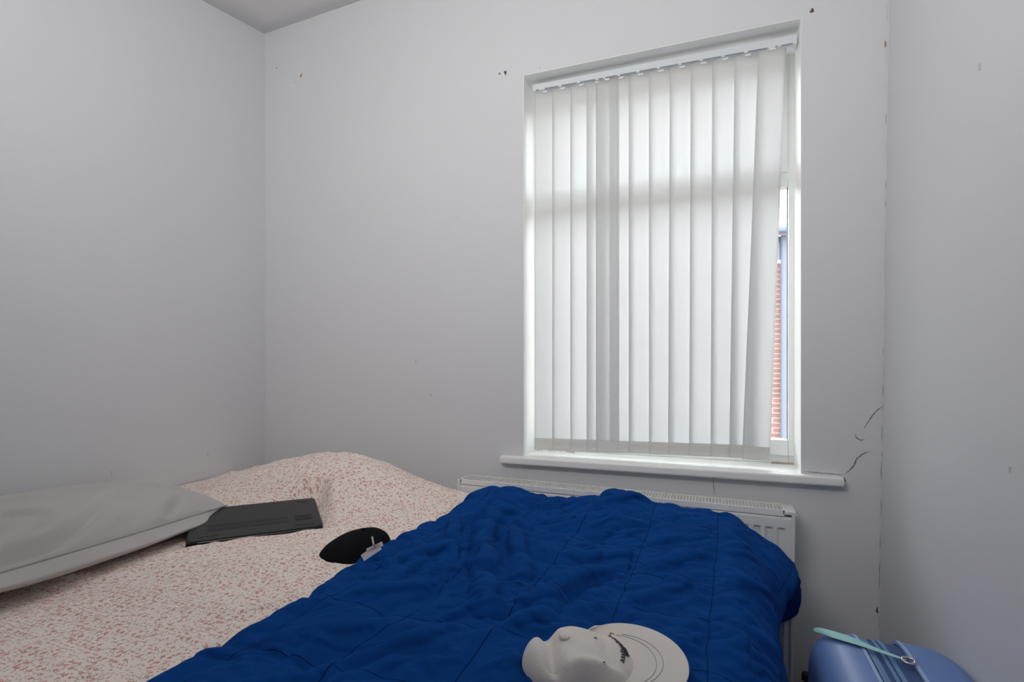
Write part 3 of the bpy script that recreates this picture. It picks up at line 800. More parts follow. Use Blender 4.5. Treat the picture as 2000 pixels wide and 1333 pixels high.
# t runs from near (0) to the far hem
tn0 = 0.30
TT = tn0 + T
Yp, dy = wrap(TT, -9, YH, RY)
edgex = QX0 + 0.010 * np.sin(TT * 9.0) - 0.012 * np.sin(TT * 3.3 - 2.2)
Xa = edgex + S
Xp, dx = wrap(Xa, -9, XH, RX)
far_len = 0.075
def quilt_h(X, Y):
    z = -0.503 + 0.037 + 0 * X
    z += 0.050 * np.exp(-0.5 * ((X + 0.30) / 0.085) ** 2 - 0.5 * ((Y - 1.70) / 0.10) ** 2)
    z += 0.030 * np.exp(-0.5 * ((X + 0.72) / 0.10) ** 2 - 0.5 * ((Y - 1.70) / 0.13) ** 2)
    z += 0.016 * np.exp(-0.5 * ((X + 0.08) / 0.20) ** 2 - 0.5 * ((Y - 1.66) / 0.14) ** 2)
    z += 0.009 * fnoise(X, Y, 8.0, 21)
    return z
Z = quilt_h(Xp, Yp)
# rounded left hem: comes down on to the duvet over 5 cm
e = np.clip(S / 0.055, 0, 1); Z = Z - 0.046 * (1 - np.sqrt(1 - (1 - e) ** 2 + 1e-9))
Z = Z - dx - dy
both = sstep(0.0, 0.10, dx) * sstep(0.0, 0.10, dy)
flare = sstep(1.42, 1.75, Yp) * sstep(0.03, 0.14, dx) * sstep(0.24, 0.15, dx)
Xp = Xp + 0.085 * flare + 0.02 * both - 0.02 * sstep(1.4, 0.9, Yp) * sstep(-0.1, 0.1, Xp)
Xp = Xp + 0.016 * np.sin(TT * 17 + 1) * sstep(0.08, 0.35, dx)
P0 = np.stack([Xp, Yp, Z + CAMZ], 2)

# folds traced from the photograph, laid on the bed plane: (points, height, half width)
HQ = -0.455
def fold(pts, amp, w, sharp=False):
    global P0
    pp = [at_z(x, y, HQ) for x, y in pts]
    best = np.full(Xp.shape, 1e9); along = np.zeros(Xp.shape)
    L = 0; tot = sum((b - a).length for a, b in zip(pp[:-1], pp[1:]))
    for a, b in zip(pp[:-1], pp[1:]):
        dxx, dyy = b.x - a.x, b.y - a.y; l2 = dxx * dxx + dyy * dyy
        t = np.clip(((Xp - a.x) * dxx + (Yp - a.y) * dyy) / l2, 0, 1)
        d = np.hypot(Xp - a.x - t * dxx, Yp - a.y - t * dyy)
        al = (L + t * math.sqrt(l2)) / tot; along = np.where(d < best, al, along); best = np.minimum(best, d); L += math.sqrt(l2)
    prof = np.exp(-(best / w) ** (1.2 if sharp else 2)) * np.sin(np.pi * np.clip(along * 0.86 + 0.07, 0, 1)) ** 0.7
    P0[..., 2] += amp * prof
FOLDS = [
    ([(915, 1170), (918, 1110), (925, 1050), (935, 1015), (960, 990)], -0.012, 0.012),       # trench left of the lump
    ([(945, 1180), (940, 1120), (945, 1060), (960, 1015), (1000, 992)], 0.026, 0.022),       # lump edge
    ([(860, 1120), (880, 1060), (910, 1010), (950, 975)], 0.012, 0.022),
    ([(1000, 985), (1060, 992), (1120, 996), (1150, 990)], -0.026, 0.020),                   # hollow behind
    ([(1100, 1060), (1125, 1030), (1160, 1008), (1230, 1030)], 0.012, 0.018),
    ([(1110, 1036), (1170, 1035), (1240, 1034), (1285, 1028)], -0.012, 0.010),
    ([(1050, 1195), (1090, 1150), (1140, 1120), (1200, 1100)], 0.016, 0.017),                # ridge
    ([(1090, 1200), (1110, 1165), (1150, 1140), (1230, 1110)], -0.012, 0.012),
    ([(1020, 1070), (1080, 1090), (1150, 1100)], -0.012, 0.012),
    ([(1030, 1060), (1090, 1075), (1150, 1085), (1250, 1075)], 0.010, 0.014),
    ([(960, 1195), (1010, 1180), (1060, 1165), (1100, 1140)], 0.014, 0.014),
    ([(930, 1200), (990, 1200), (1040, 1190)], -0.014, 0.010),
    ([(1000, 1020), (1010, 1060), (1020, 1110), (1010, 1150)], 0.010, 0.018),
    ([(975, 1030), (985, 1070), (990, 1120)], -0.008, 0.014),
    ([(700, 1180), (760, 1130), (830, 1090), (890, 1070)], 0.010, 0.022),
    ([(690, 1220), (770, 1175), (850, 1150), (920, 1145)], -0.010, 0.014),
    ([(560, 1290), (640, 1235), (720, 1215), (800, 1215)], 0.010, 0.022),
    ([(480, 1310), (560, 1250), (650, 1200), (700, 1190)], 0.008, 0.025),
    ([(600, 1333), (680, 1290), (760, 1270), (860, 1265)], -0.009, 0.012),
    ([(880, 1290), (940, 1240), (1000, 1215), (1060, 1210)], 0.012, 0.020),
    ([(780, 1260), (860, 1225), (930, 1210)], 0.010, 0.018),
    ([(1130, 1206), (1190, 1215), (1240, 1205), (1300, 1212), (1400, 1225)], -0.010, 0.010),
    ([(1170, 1180), (1230, 1175), (1290, 1160), (1330, 1130)], 0.008, 0.016),
    ([(1300, 1100), (1350, 1086), (1410, 1088), (1460, 1130)], 0.008, 0.016),
    ([(1280, 1060), (1340, 1035), (1400, 1030), (1450, 1050)], 0.008, 0.012),
]
for pts, amp, w in FOLDS: fold(pts, amp, w)
def creases(P, Nv, n, seed, amax, x0, x1, y0, y1, bias, lmin=0.03, lmax=0.11, w0=0.004, w1=0.010):
    """sharp pinched lines with a soft swelling on one side, as in crumpled cloth"""
    rng = np.random.default_rng(seed); X_, Y_ = P[..., 0], P[..., 1]; add = np.zeros_like(X_)
    for k in range(n):
        cx_, cy_ = rng.uniform(x0, x1), rng.uniform(y0, y1); ln = rng.uniform(lmin, lmax); a = rng.normal(bias(cx_, cy_), 0.6)
        q_ = rng.uniform(-5, 5); w = rng.uniform(w0, w1); amp = amax * rng.uniform(0.3, 1.0); sg = 1 if rng.random() < 0.6 else -1
        u_ = (X_ - cx_) * math.cos(a) + (Y_ - cy_) * math.sin(a); v_ = (-(X_ - cx_) * math.sin(a) + (Y_ - cy_) * math.cos(a) + q_ * u_ * u_) * sg
        e_ = np.exp(-(u_ / ln) ** 2)
        add += amp * e_ * (0.9 * np.exp(-np.clip(v_, 0, None) / (3.2 * w)) * (v_ > 0) * (1 - np.exp(-np.clip(v_, 0, None) / (0.5 * w))) - 0.7 * np.exp(-np.abs(v_) / (0.7 * w)))
    return P + Nv * add[..., None]
def crumple(P0, n, seed, amax, x0, x1, y0, y1, bias=None, dens=None):
    rng = np.random.default_rng(seed); X_, Y_ = P0[..., 0].copy(), P0[..., 1].copy(); add = np.zeros_like(X_)
    for k in range(n):
        cx_, cy_ = rng.uniform(x0, x1), rng.uniform(y0, y1); ln = rng.uniform(0.03, 0.10); a = rng.uniform(0, math.pi) if bias is None else rng.normal(bias(cx_, cy_), 0.55)
        bend_ = rng.uniform(-6, 6); w = rng.uniform(0.006, 0.015); amp = amax * rng.uniform(0.35, 1.0) * (1 if rng.random() < 0.55 else -0.8)
        u_ = (X_ - cx_) * math.cos(a) + (Y_ - cy_) * math.sin(a); v_ = -(X_ - cx_) * math.sin(a) + (Y_ - cy_) * math.cos(a) + bend_ * u_ * u_
        add += amp * np.exp(-(u_ / ln) ** 2) * (np.exp(-(np.abs(v_) / w) ** 1.3) - 0.5 * np.exp(-((v_ - 1.6 * w) / (1.5 * w)) ** 2))
    P0[..., 2] += add
crumple(P0, 150, 5, 0.009, QX0 + 0.05, 0.10, 0.45, 1.80, bias=lambda x, y: 0.45 + 1.0 * (x < -0.45))
Nn = grid_normals(P0)
def seamdist(c):
    f = np.abs(((c / SQ + 20.5) % 1.0) - 0.5) * SQ; return f
wl_ = sstep(-0.35, -0.6, Xa); US = Xa + 0.03 * fnoise(Xa, TT, 9, 31, 2) * (0.3 + wl_); UT = TT + 0.045 + 0.035 * fnoise(Xa, TT, 8, 33, 2) * (0.3 + wl_)
sd = np.minimum(seamdist(US), seamdist(UT))
seamw = np.exp(-(sd / 0.010) ** 2)
grow = 1.0 + 0.055 * (1 - 0.8 * np.exp(-(sd / 0.014) ** 2)) + 0.045 * sstep(-0.2, -0.62, Xp) * sstep(0.9, 1.2, Yp) * (1 - seamw)
grow = 1 + (grow - 1) * (1 - 0.6 * sstep(0.02, 0.2, dx + dy))
puff = 0.009 * (1 - np.exp(-(sd / 0.030) ** 2))
P0b = P0 + Nn * puff[..., None]
P = relax(P0b, Nn, grow, 120, seamw=seamw, bend=0.40, pull=0.004, hmax=0.032, tang=0.01, seed=8, stick=0.5)
# trim the far hem where it meets the radiator
P[..., 1] = np.minimum(P[..., 1], 1.864)
P = up2(P); US = up2(US); UT = up2(UT); hq *= 0.5
P = creases(P, grid_normals(P), 260, 77, 0.0085, QX0 + 0.03, 0.12, 0.45, 1.82, lambda x, y: 0.35 + 0.9 * (x < -0.5))
keep = int((far_len + (YH - RY + RY * math.pi / 2) - tn0) / hq) 
P = P[:, :keep]; US = US[:, :keep]; UT = UT[:, :keep]
q = cloth_object('blue_quilt', P, US, UT, M['quilt'], sub=1, thick=0.006)
tag(q, 'crumpled royal blue quilted blanket draped over the foot of the bed', 'blanket')

# surface look-ups
def top_of(P, x, y, r=0.02):
    d = np.hypot(P[..., 0] - x, P[..., 1] - y); return float(P[..., 2][d < r].max())

# ------------------------------------------------------------------ pillow
pil = tag(empty('pillow', (-1.68, 0.95, CAMZ - 0.47)), 'plump grey pillow leaning against the left wall at the head of the bed', 'pillow')
c_fr = Vector((-1.475, 1.285, -0.447)); c_nr = Vector((-1.385, 0.53, -0.425)); c_fl = Vector((-1.99, 1.40, -0.465)); c_nl = Vector((-1.99, 0.62, -0.42))
npz, mpz = 80, 60
def pillow_pt(a, b, side):
    # a: 0 far .. 1 near (length), b: 0 front edge .. 1 wall edge
    pa, pb = 2 * a - 1, 2 * b - 1
    # pulled-in edges between the corners
    ea = 0.035 * (1 - pb * pb); eb = 0.05 * (1 - pa * pa)
    a2 = 0.5 + 0.5 * pa * (1 + ea * 1.4); b2 = 0.5 + 0.5 * pb * (1 + eb * 0.9)
    base = (c_fr * (1 - a2) + c_nr * a2) * (1 - b2) + (c_fl * (1 - a2) + c_nl * a2) * b2
    th = ((1 - abs(pa) ** 2.6) ** 0.62) * ((1 - abs(pb) ** 2.6) ** 0.62)
    if side > 0: h = 0.088 * th
    else: h = -(0.062 + 0.03 * a) * th ** 0.8
    p = base + Vector((0, 0, h))
    if side < 0:      # belly of the underside rolls out over the bed
        out = math.exp(-(b / 0.10) ** 2) * min(1, a / 0.15) * th ** 0.3
        p.x += 0.085 * out * min(1, -h / 0.02)
    return p
CRE = [([(-90, 1120), (-40, 1112), (0, 1100), (50, 1085), (95, 1070), (135, 1045), (165, 1022), (188, 1000), (215, 970), (240, 950)], 0.020, 0.009, 1),
       ([(0, 1012), (60, 1010), (110, 1022)], 0.010, 0.009, 1), ([(300, 1035), (325, 1010), (345, 985), (362, 962)], 0.012, 0.008, 1),
       ([(225, 1050), (258, 1015), (280, 985)], 0.009, 0.010, 1), ([(20, 1060), (60, 1040), (90, 1010)], 0.005, 0.012, 1)]
def crease_h(p):
    """each crease is a soft overhanging step: swollen on the upper-left side, pinched along the line"""
    h = 0
    for pp, amp, w, sg in CREW:
        best = 1e9; sd_ = 0; al = 0; tot = len(pp) - 1
        for k, (a, b) in enumerate(zip(pp[:-1], pp[1:])):
            d = (b - a).xy; q = Vector((p.x - a.x, p.y - a.y)); t = max(0, min(1, q.dot(d) / d.length_squared)); e = q - d * t
            if e.length < best: best = e.length; sd_ = d.x * q.y - d.y * q.x; al = (k + t) / tot
        env = min(1, (1 - al) * 2.2) * min(1, al * 4 + 0.4)
        if sd_ > 0: h += env * amp * (math.exp(-(best / 0.055)) - 1.5 * math.exp(-(best / w) ** 2))
        else: h += env * amp * (-0.5 * math.exp(-(best / (w * 1.3)) ** 2))
    return h
from mathutils.bvhtree import BVHTree
_pv = [pillow_pt(i / 40, j / 40, 1) for i in range(41) for j in range(41)]
_pb = BVHTree.FromPolygons(_pv, grid_faces(41, 41))
CREW = []
for pts, amp, w, sg in CRE:
    pp = []
    for (x, y) in pts:
        hit = _pb.ray_cast(Vector((0, 0, 0)), Vector(ray(x, y)).normalized())[0]
        if hit is not None: pp.append(hit)
    if len(pp) > 1: CREW.append((pp, amp, w, sg))
V, Fc = [], []
for side in (1, -1):
    o0 = len(V)
    for i in range(npz):
        for j in range(mpz):
            a = 0.5 - 0.5 * math.cos(math.pi * i / (npz - 1)); b = 0.5 - 0.5 * math.cos(math.pi * j / (mpz - 1))
            p = pillow_pt(a, b, side)
            ed = min(a, 1 - a, b, 1 - b)
            if side > 0 and 0 < i < npz - 1 and 0 < j < mpz - 1:
                p.z += 1.5 * crease_h(p) * min(1, ed / 0.015)
            # gathers radiating from the corner tips and the front seam
            fr = Vector((p.x - c_fr.x, p.y - c_fr.y)); ang = math.atan2(fr.y, fr.x); dist = fr.length
            p.z += 0.0022 * math.sin(ang * 26) * math.exp(-dist / 0.12) * min(1, dist / 0.03)
            p.z += 0.004 * noise.noise(Vector((p.x * 9, p.y * 9, side * 3.0))) * min(1, ed / 0.05)
            p.x = max(p.x, XL + 0.004)
            V.append((p.x, p.y, p.z + CAMZ))
    for f in grid_faces(npz, mpz): Fc.append(tuple(o0 + k for k in (f if side < 0 else f[::-1])))
bm = bmesh.new(); vv = [bm.verts.new(v) for v in V]
for f in Fc: bm.faces.new([vv[k] for k in f])
bmesh.ops.remove_doubles(bm, verts=bm.verts[:], dist=0.0004)
o = under(from_bm('pillow_body', bm, M['pillow'], smooth=True), pil)
ss = o.modifiers.new('sub', 'SUBSURF'); ss.levels = 1; ss.render_levels = 1
bm = bmesh.new()
ring = [pillow_pt(a / 40.0, 0.0, 1) for a in range(41)]
tube(bm, [(p.x + 0.001, p.y, p.z + CAMZ + 0.0005) for p in ring], 0.0016, 8)
under(from_bm('seam_piping', bm, M['piping'], smooth=True), pil)

# ------------------------------------------------------------------ laptop (closed, lying on its lid)
lap_e = empty('laptop', LA); tag(lap_e, 'closed black laptop lying upside down on the floral duvet by the pillow', 'laptop')
LM = Matrix(((LW.x, Ldir.x, Lup.x, LA.x), (LW.y, Ldir.y, Lup.y, LA.y), (LW.z, Ldir.z, Lup.z, LA.z), (0, 0, 0, 1)))
lap_e.matrix_world = LM
WL, DL = 0.361, 0.246
def lpart(name, bm, mat, smooth=False, parent=None):
    o = from_bm(name, bm, mat, smooth=smooth); o.parent = parent or lap_e; return o
def rounded_slab(bm, x0, x1, y0, y1, z0, z1, r, inset_top=0.0, seg=8):
    loops = []
    for z, ins in ((z0, inset_top), (z0 + 0.002, 0.0), (z1 - 0.003, 0.0), (z1 - 0.0008, inset_top * 0.6), (z1, inset_top)):
        lp = []
        for (cxx, cyy, a0) in ((x1 - r, y1 - r, 0), (x0 + r, y1 - r, 90), (x0 + r, y0 + r, 180), (x1 - r, y0 + r, 270)):
            for k in range(seg + 1):
                a = math.radians(a0 + 90 * k / seg)
                lp.append(bm.verts.new((cxx + (r - ins) * math.cos(a), cyy + (r - ins) * math.sin(a), z)))
        loops.append(lp)
    n = len(loops[0])
    for A, B in zip(loops[:-1], loops[1:]):
        for k in range(n): bm.faces.new((A[k], A[(k + 1) % n], B[(k + 1) % n], B[k]))
    bm.faces.new(loops[0]); bm.faces.new(loops[-1])
bm = bmesh.new(); rounded_slab(bm, 0, WL, 0, DL, -0.0215, -0.0145, 0.012, 0.002); lpart('screen_lid', bm, M['laptop_edge'])
bm = bmesh.new(); rounded_slab(bm, 0.001, WL - 0.001, 0.004, DL, -0.0135, 0.0, 0.013, 0.003); lpart('bottom_case', bm, M['laptop'])
bm = bmesh.new(); tube(bm, [(0.03, 0.004, -0.011), (WL - 0.03, 0.004, -0.011)], 0.006, 12); lpart('hinge', bm, M['laptop_edge'])
bm = bmesh.new()
for row, (v0, v1) in enumerate(((0.052, 0.071), (0.080, 0.099))):
    for k in range(64):
        xx = 0.050 + k * 0.0034
        box(bm, xx, xx + 0.0014, v0, v1, -0.0005, 0.0004)
lpart('vent_slots', bm, M['laptop_slot'])
bm = bmesh.new()
for (xx, yy, w, h) in ((0.285, 0.058, 0.05, 0.016), (0.285, 0.082, 0.05, 0.016)):
    box(bm, xx, xx + w, yy, yy + h, -0.0005, 0.0003)
lpart('cover_hatch', bm, M['laptop_slot'])
for xx, yy, w in ((0.03, 0.02, 0.05), (WL - 0.08, 0.02, 0.05), (0.03, DL - 0.03, 0.03), (WL - 0.06, DL - 0.03, 0.03)):
    bm = bmesh.new(); box(bm, xx, xx + w, yy, yy + 0.006, -0.0005, 0.0016, 0.0006, 1); lpart('rubber_foot', bm, M['laptop_edge'])

# ------------------------------------------------------------------ caps
def cap_mesh(crown_fn, n=72, m=28):
    V = []
    for j in range(m + 1):
        for i in range(n): V.append(crown_fn(2 * math.pi * i / n, j / m))
    Fc = []
    for j in range(m):
        for i in range(n): Fc.append((j * n + i, j * n + (i + 1) % n, (j + 1) * n + (i + 1) % n, (j + 1) * n + i))
    return V, Fc
def brim_mesh(rad, width, reach, droop, side_curve, x_at, nu=40, nv=14, th=0.003):
    """brim: inner arc follows the crown front, outer edge reaches forward (+x)"""
    V = []
    for j in range(nv + 1):
        f = j / nv
        for i in range(nu + 1):
            a = (i / nu - 0.5) * math.pi * 0.94
            xi, yi = x_at(a)
            xo = xi * 0 + (rad * 0.30 + reach * (math.cos(a) ** 0.75)) ; yo = width * math.sin(a)
            x = xi * (1 - f) + max(xo, xi) * f; y = yi * (1 - f) + yo * f
            z = -side_curve * (y / width) ** 2 - droop * f * f
            V.append((x, y, z))
    Fc = grid_faces(nv + 1, nu + 1)
    return V, Fc

# cream cap lying on the quilt
cz = top_of(P, -0.11, 0.80, 0.06)
wc = empty('baseball_cap'); tag(wc, 'cream baseball cap with dark script embroidery lying crumpled on the blue blanket', 'cap')
wc.location = (-0.162, 0.800, cz - 0.006); wc.rotation_euler = (math.radians(3), math.radians(1), math.radians(24))
def crown_w(a, f):
    # f 0 at the sweatband .. 1 at the top button; the cap lies collapsed, front panels folded down
    ca, sa = math.cos(a), math.sin(a)
    rx = 0.082 if ca > 0 else 0.088
    r = (1 - f) ** 0.60 if f < 1 else 0.0
    x = -0.032 + rx * r * ca; y = 0.072 * r * sa
    x += -0.026 * f
    h = 0.040 * (1 - (1 - f) ** 2) ** 0.55
    z = h
    # the crease: upper panels overhang a hollow that runs from behind the button to the front
    line = y + 0.060 + 0.16 * (x + 0.02) + 2.2 * (x + 0.005) ** 2
    env = math.exp(-((x + 0.010) / 0.052) ** 4)
    z -= 0.026 * math.exp(-((line + 0.006) / 0.010) ** 2) * env
    z += 0.007 * math.exp(-((line - 0.012) / 0.010) ** 2) * env
    z -= 0.012 * (1 / (1 + math.exp((line + 0.012) / 0.005))) * env
    # neck between the button and the lobe of the back panels
    z -= 0.018 * math.exp(-((x + 0.078) / 0.012) ** 2) * min(1, f * 3)
    y *= 1 - 0.16 * math.exp(-((x + 0.080) / 0.016) ** 2)
    z -= 0.010 * math.exp(-((x - 0.006) / 0.012) ** 2) * min(1, f * 3) * 0.5
    z += 0.0025 * noise.noise(Vector((x * 40, y * 40, 1.0))) * min(1, f * 4)
    return (x, y, max(z, 0.0))
V, Fc = cap_mesh(crown_w, 96, 40)
o = from_py('crown', V, Fc, M['whitecap'], wc); md = o.modifiers.new('solid', 'SOLIDIFY'); md.thickness = 0.002; o.modifiers.new('sub', 'SUBSURF').levels = 1
def round_brim(nu=44, nv=16):
    V = []
    for j in range(nv + 1):
        f = j / nv
        for i in range(nu + 1):
            a = (i / nu - 0.5) * math.pi
            xi, yi = -0.026 + 0.064 * math.cos(a), 0.064 * math.sin(a)
            bb = a * 1.42
            xo, yo = 0.050 + 0.076 * math.cos(bb), 0.094 * math.sin(bb)
            x = xi * (1 - f) + xo * f; y = yi * (1 - f) + yo * f
            V.append((x, y, 0.010 - 0.004 * (y / 0.094) ** 2 + 0.009 * f))
    return V, grid_faces(nv + 1, nu + 1)
bV, bF = round_brim()
o = from_py('brim', bV, bF, M['whitecap'], wc); md = o.modifiers.new('solid', 'SOLIDIFY'); md.thickness = 0.0035; o.modifiers.new('sub', 'SUBSURF').levels = 1
# stitching on the brim
crown_bvh = BVHTree.FromPolygons([Vector(v) for v in V], Fc); brim_bvh = BVHTree.FromPolygons([Vector(v) for v in bV], bF)
def drop(bvh, x, y, off=0.0016):
    h = bvh.ray_cast(Vector((x, y, 0.3)), Vector((0, 0, -1)))[0]
    return Vector((x, y, (h.z if h else 0.02) + off))
for k, off in enumerate((0.024, 0.034)):
    bm = bmesh.new(); pts = []
    for i in range(33):
        a = (i / 32 - 0.5) * math.pi * 0.8
        pts.append(drop(brim_bvh, -0.006 + 0.062 * math.cos(a) + off, 0.066 * math.sin(a), 0.0004))
    tube(bm, pts, 0.0006, 5); from_bm('brim_stitching', bm, M['capdark'], wc)
bm = bmesh.new(); bc = drop(crown_bvh, -0.056, 0.008, 0.001)
bmesh.ops.create_uvsphere(bm, u_segments=18, v_segments=10, radius=0.0085, matrix=Matrix.Translation(bc) @ Matrix.Scale(0.45, 4, (0, 0, 1)))
from_bm('top_button', bm, M['whitecap'], wc, smooth=True)
for (x, y) in ((-0.008, 0.010), (-0.008, -0.048)):
    bm = bmesh.new(); c = drop(crown_bvh, x, y, 0.0006)
    tube(bm, [c + Vector((0.0028 * math.cos(t), 0.0028 * math.sin(t), 0)) for t in [k * 2 * math.pi / 14 for k in range(15)]], 0.0008, 6)
    from_bm('eyelet', bm, M['whitecap'], wc, smooth=True)
    bm = bmesh.new(); bmesh.ops.create_icosphere(bm, subdivisions=2, radius=0.0014, matrix=Matrix.Translation(c)); from_bm('eyelet_hole', bm, M['thread'], wc)
# script lettering across the front panels: a looping handwriting line
bm = bmesh.new(); pts = []
NL = 11
for i in range(NL * 12 + 1):
    t = i / 12.0; s = t / NL
    yy = 0.040 - 0.072 * s; amp = 0.0052 if int(t) in (0, 3, 7) else 0.0032
    yy += -0.0026 * math.sin(2 * math.pi * t); xx = 0.022 + 0.010 * math.sin(s * 3.1) + amp * math.cos(2 * math.pi * t + 0.8)
    pts.append(drop(crown_bvh, xx, yy, 0.0014))
tube(bm, pts, 0.00075, 5); from_bm('script_embroidery', bm, M['thread'], wc)
bm = bmesh.new(); pts = []
for i in range(40):
    t = i / 8.0; pts.append(drop(crown_bvh, 0.036 + 0.003 * math.cos(2 * math.pi * t), 0.012 - 0.005 * t - 0.002 * math.sin(2 * math.pi * t), 0.0014))
tube(bm, pts, 0.0009, 5); from_bm('script_embroidery', bm, M['thread'], wc)
bm = bmesh.new(); tube(bm, [drop(crown_bvh, 0.018 + 0.012 * k / 8, 0.050 - 0.002 * math.sin(k), 0.0014) for k in range(9)], 0.0013, 5)
from_bm('orange_embroidery', bm, M['threadorange'], wc)

# black cap half under the quilt
bc_ = empty('baseball_cap'); tag(bc_, 'black baseball cap on the floral duvet half covered by the blue blanket', 'cap')
bz = top_of(DUV, -0.86, 1.18, 0.05)
bc_.location = (-0.880, 1.185, bz - 0.014); bc_.rotation_euler = (0, 0, math.radians(222))
def crown_b(a, f):
    rx, ry = 0.094, 0.080
    th = f * math.pi / 2; r = math.cos(th) ** 0.9 if f < 1 else 0
    x = rx * r * math.cos(a); y = ry * r * math.sin(a) * (1 - 0.1 * math.cos(a))
    z = 0.068 * math.sin(th) ** 0.8 * (1 - 0.18 * (x / rx)) + 0.001
    z += 0.003 * noise.noise(Vector((x * 25, y * 25, 5)))
    return (x - 0.020 * f + 0.018, y, z)
V, Fc = cap_mesh(crown_b, 72, 26)
o = from_py('crown', V, Fc, M['blackcap'], bc_); md = o.modifiers.new('solid', 'SOLIDIFY'); md.thickness = 0.002
bbv = BVHTree.FromPolygons([Vector(v) for v in V], Fc)
bV, bF = brim_mesh(0.094, 0.086, 0.125, 0.004, 0.020, lambda a: (0.090 * math.cos(a * 0.93), 0.077 * math.sin(a * 0.93)))
o = from_py('brim', [(x, y, z + 0.016) for x, y, z in bV], bF, M['blackcap'], bc_); md = o.modifiers.new('solid', 'SOLIDIFY'); md.thickness = 0.003
bm = bmesh.new(); bmesh.ops.create_uvsphere(bm, u_segments=14, v_segments=8, radius=0.008, matrix=Matrix.Translation(drop(bbv, -0.006, 0, 0.001)) @ Matrix.Scale(0.6, 4, (0, 0, 1)))
from_bm('top_button', bm, M['blackcap'], bc_, smooth=True)

lc = at_z(725, 1079, -0.432); toc = Vector((-lc.x, -lc.y, 0.35)).normalized(); sd_ = Vector((CY, SY, 0.22)).normalized(); up_ = toc.cross(sd_).normalized()
for (du, dv, w, h, rot, mt) in ((0, 0, 0.024, 0.008, 0.38, 'label'), (0.010, 0.009, 0.020, 0.005, 0.22, 'label'), (0.008, 0.022, 0.0022, 0.012, 0.05, 'label'), (0.010, 0.012, 0.0018, 0.006, 0.2, 'labelred')):
    bm = bmesh.new(); box(bm, -w, w, -h, h, -0.0006, 0.0006)
    mm = Matrix((( sd_.x, up_.x, toc.x, lc.x), (sd_.y, up_.y, toc.y, lc.y), (sd_.z, up_.z, toc.z, lc.z), (0, 0, 0, 1))) @ Matrix.Translation((du, dv, 0.002)) @ Matrix.Rotation(rot, 4, 'Z')
    bmesh.ops.transform(bm, matrix=mm, verts=bm.verts[:])
    lo = from_bm('sewn_label', bm, M[mt]); lo.parent = bc_
    lo.matrix_parent_inverse = (Matrix.Translation(bc_.location) @ Matrix.Rotation(bc_.rotation_euler.z, 4, 'Z')).inverted()

# ------------------------------------------------------------------ suitcase
sx0, sx1 = 0.198, 0.462
sy0, sy1 = 0.78, 1.465
sz1 = CAMZ - 0.597
case = tag(empty('suitcase', ((sx0 + sx1) / 2, (sy0 + sy1) / 2, 0.0), (0, 0, 0)), 'glossy blue hard-shell suitcase standing between the bed and the right wall', 'suitcase')
def shell(xa, xb, side):
    """half shell: bulges towards -x (side=-1) or +x (side=+1)"""
    nseg, nrow = 96, 14; V = []
    cy, czz = (sy0 + sy1) / 2, sz1 / 2 + 0.02
    hy, hz = (sy1 - sy0) / 2, sz1 / 2 - 0.02
    for j in range(nrow + 1):
        f = math.sin(j / nrow * math.pi / 2)
        x = xa + (xb - xa) * f
        ins = (1 - (1 - f ** 2.8 + 1e-9) ** 0.5) * (0.060 if side < 0 else 0.036)
        for i in range(nseg):
            a = 2 * math.pi * i / nseg; ex = 0.28
            ca, sa = math.cos(a), math.sin(a)
            y = (hy - ins) * math.copysign(abs(ca) ** ex, ca); z = (hz - ins) * math.copysign(abs(sa) ** ex, sa)
            V.append((x, cy + y, czz + z))
    Fc = []
    for j in range(nrow):
        for i in range(nseg):
            f4 = (j * nseg + i, j * nseg + (i + 1) % nseg, (j + 1) * nseg + (i + 1) % nseg, (j + 1) * nseg + i)
            Fc.append(f4 if side > 0 else f4[::-1])
    cap_ = tuple(range(nrow * nseg, (nrow + 1) * nseg)); Fc.append(cap_ if side > 0 else cap_[::-1])
    return V, Fc
def ring_band(x0, x1, ins, th):
    nseg = 96; V = []; cy, czz = (sy0 + sy1) / 2, sz1 / 2 + 0.02; hy, hz = (sy1 - sy0) / 2 + ins, sz1 / 2 - 0.02 + ins
    for (x, t) in ((x0, 0), (x0, th), (x1, th), (x1, 0)):
        for i in range(nseg):
            a = 2 * math.pi * i / nseg; ex = 0.28; ca, sa = math.cos(a), math.sin(a)
            V.append((x, cy + (hy + t) * math.copysign(abs(ca) ** ex, ca), czz + (hz + t) * math.copysign(abs(sa) ** ex, sa)))
    Fc = []
    for j in range(4):
        for i in range(nseg):
            Fc.append((j * nseg + i, j * nseg + (i + 1) % nseg, ((j + 1) % 4) * nseg + (i + 1) % nseg, ((j + 1) % 4) * nseg + i))
    return V, Fc
xm0, xm1 = 0.290, 0.372
V, Fc = shell(xm0, sx0, -1); under(from_py('shell', V, Fc, M['case']), case)
V, Fc = shell(xm1, sx1 + 0.018, 1); under(from_py('shell', V, Fc, M['case']), case)
V, Fc = ring_band(xm0, xm1, -0.012, 0.006); under(from_py('gusset', V, Fc, M['case_dark'], smooth=False), case)
V, Fc = ring_band(xm0 - 0.004, xm0 + 0.003, -0.004, 0.006); under(from_py('shell_rim', V, Fc, M['case_trim'], smooth=False), case)
V, Fc = ring_band(xm1 - 0.003, xm1 + 0.004, -0.004, 0.006); under(from_py('shell_rim', V, Fc, M['case_trim'], smooth=False), case)
for (a, b, mt) in ((xm0 + 0.008, xm0 + 0.020, 'case_mid'), (xm0 + 0.030, xm0 + 0.037, 'case_mid'), (xm0 + 0.041, xm0 + 0.050, 'case_mid')):
    V, Fc = ring_band(a, b, -0.008, 0.005); under(from_py('zip', V, Fc, M[mt], smooth=False), case)
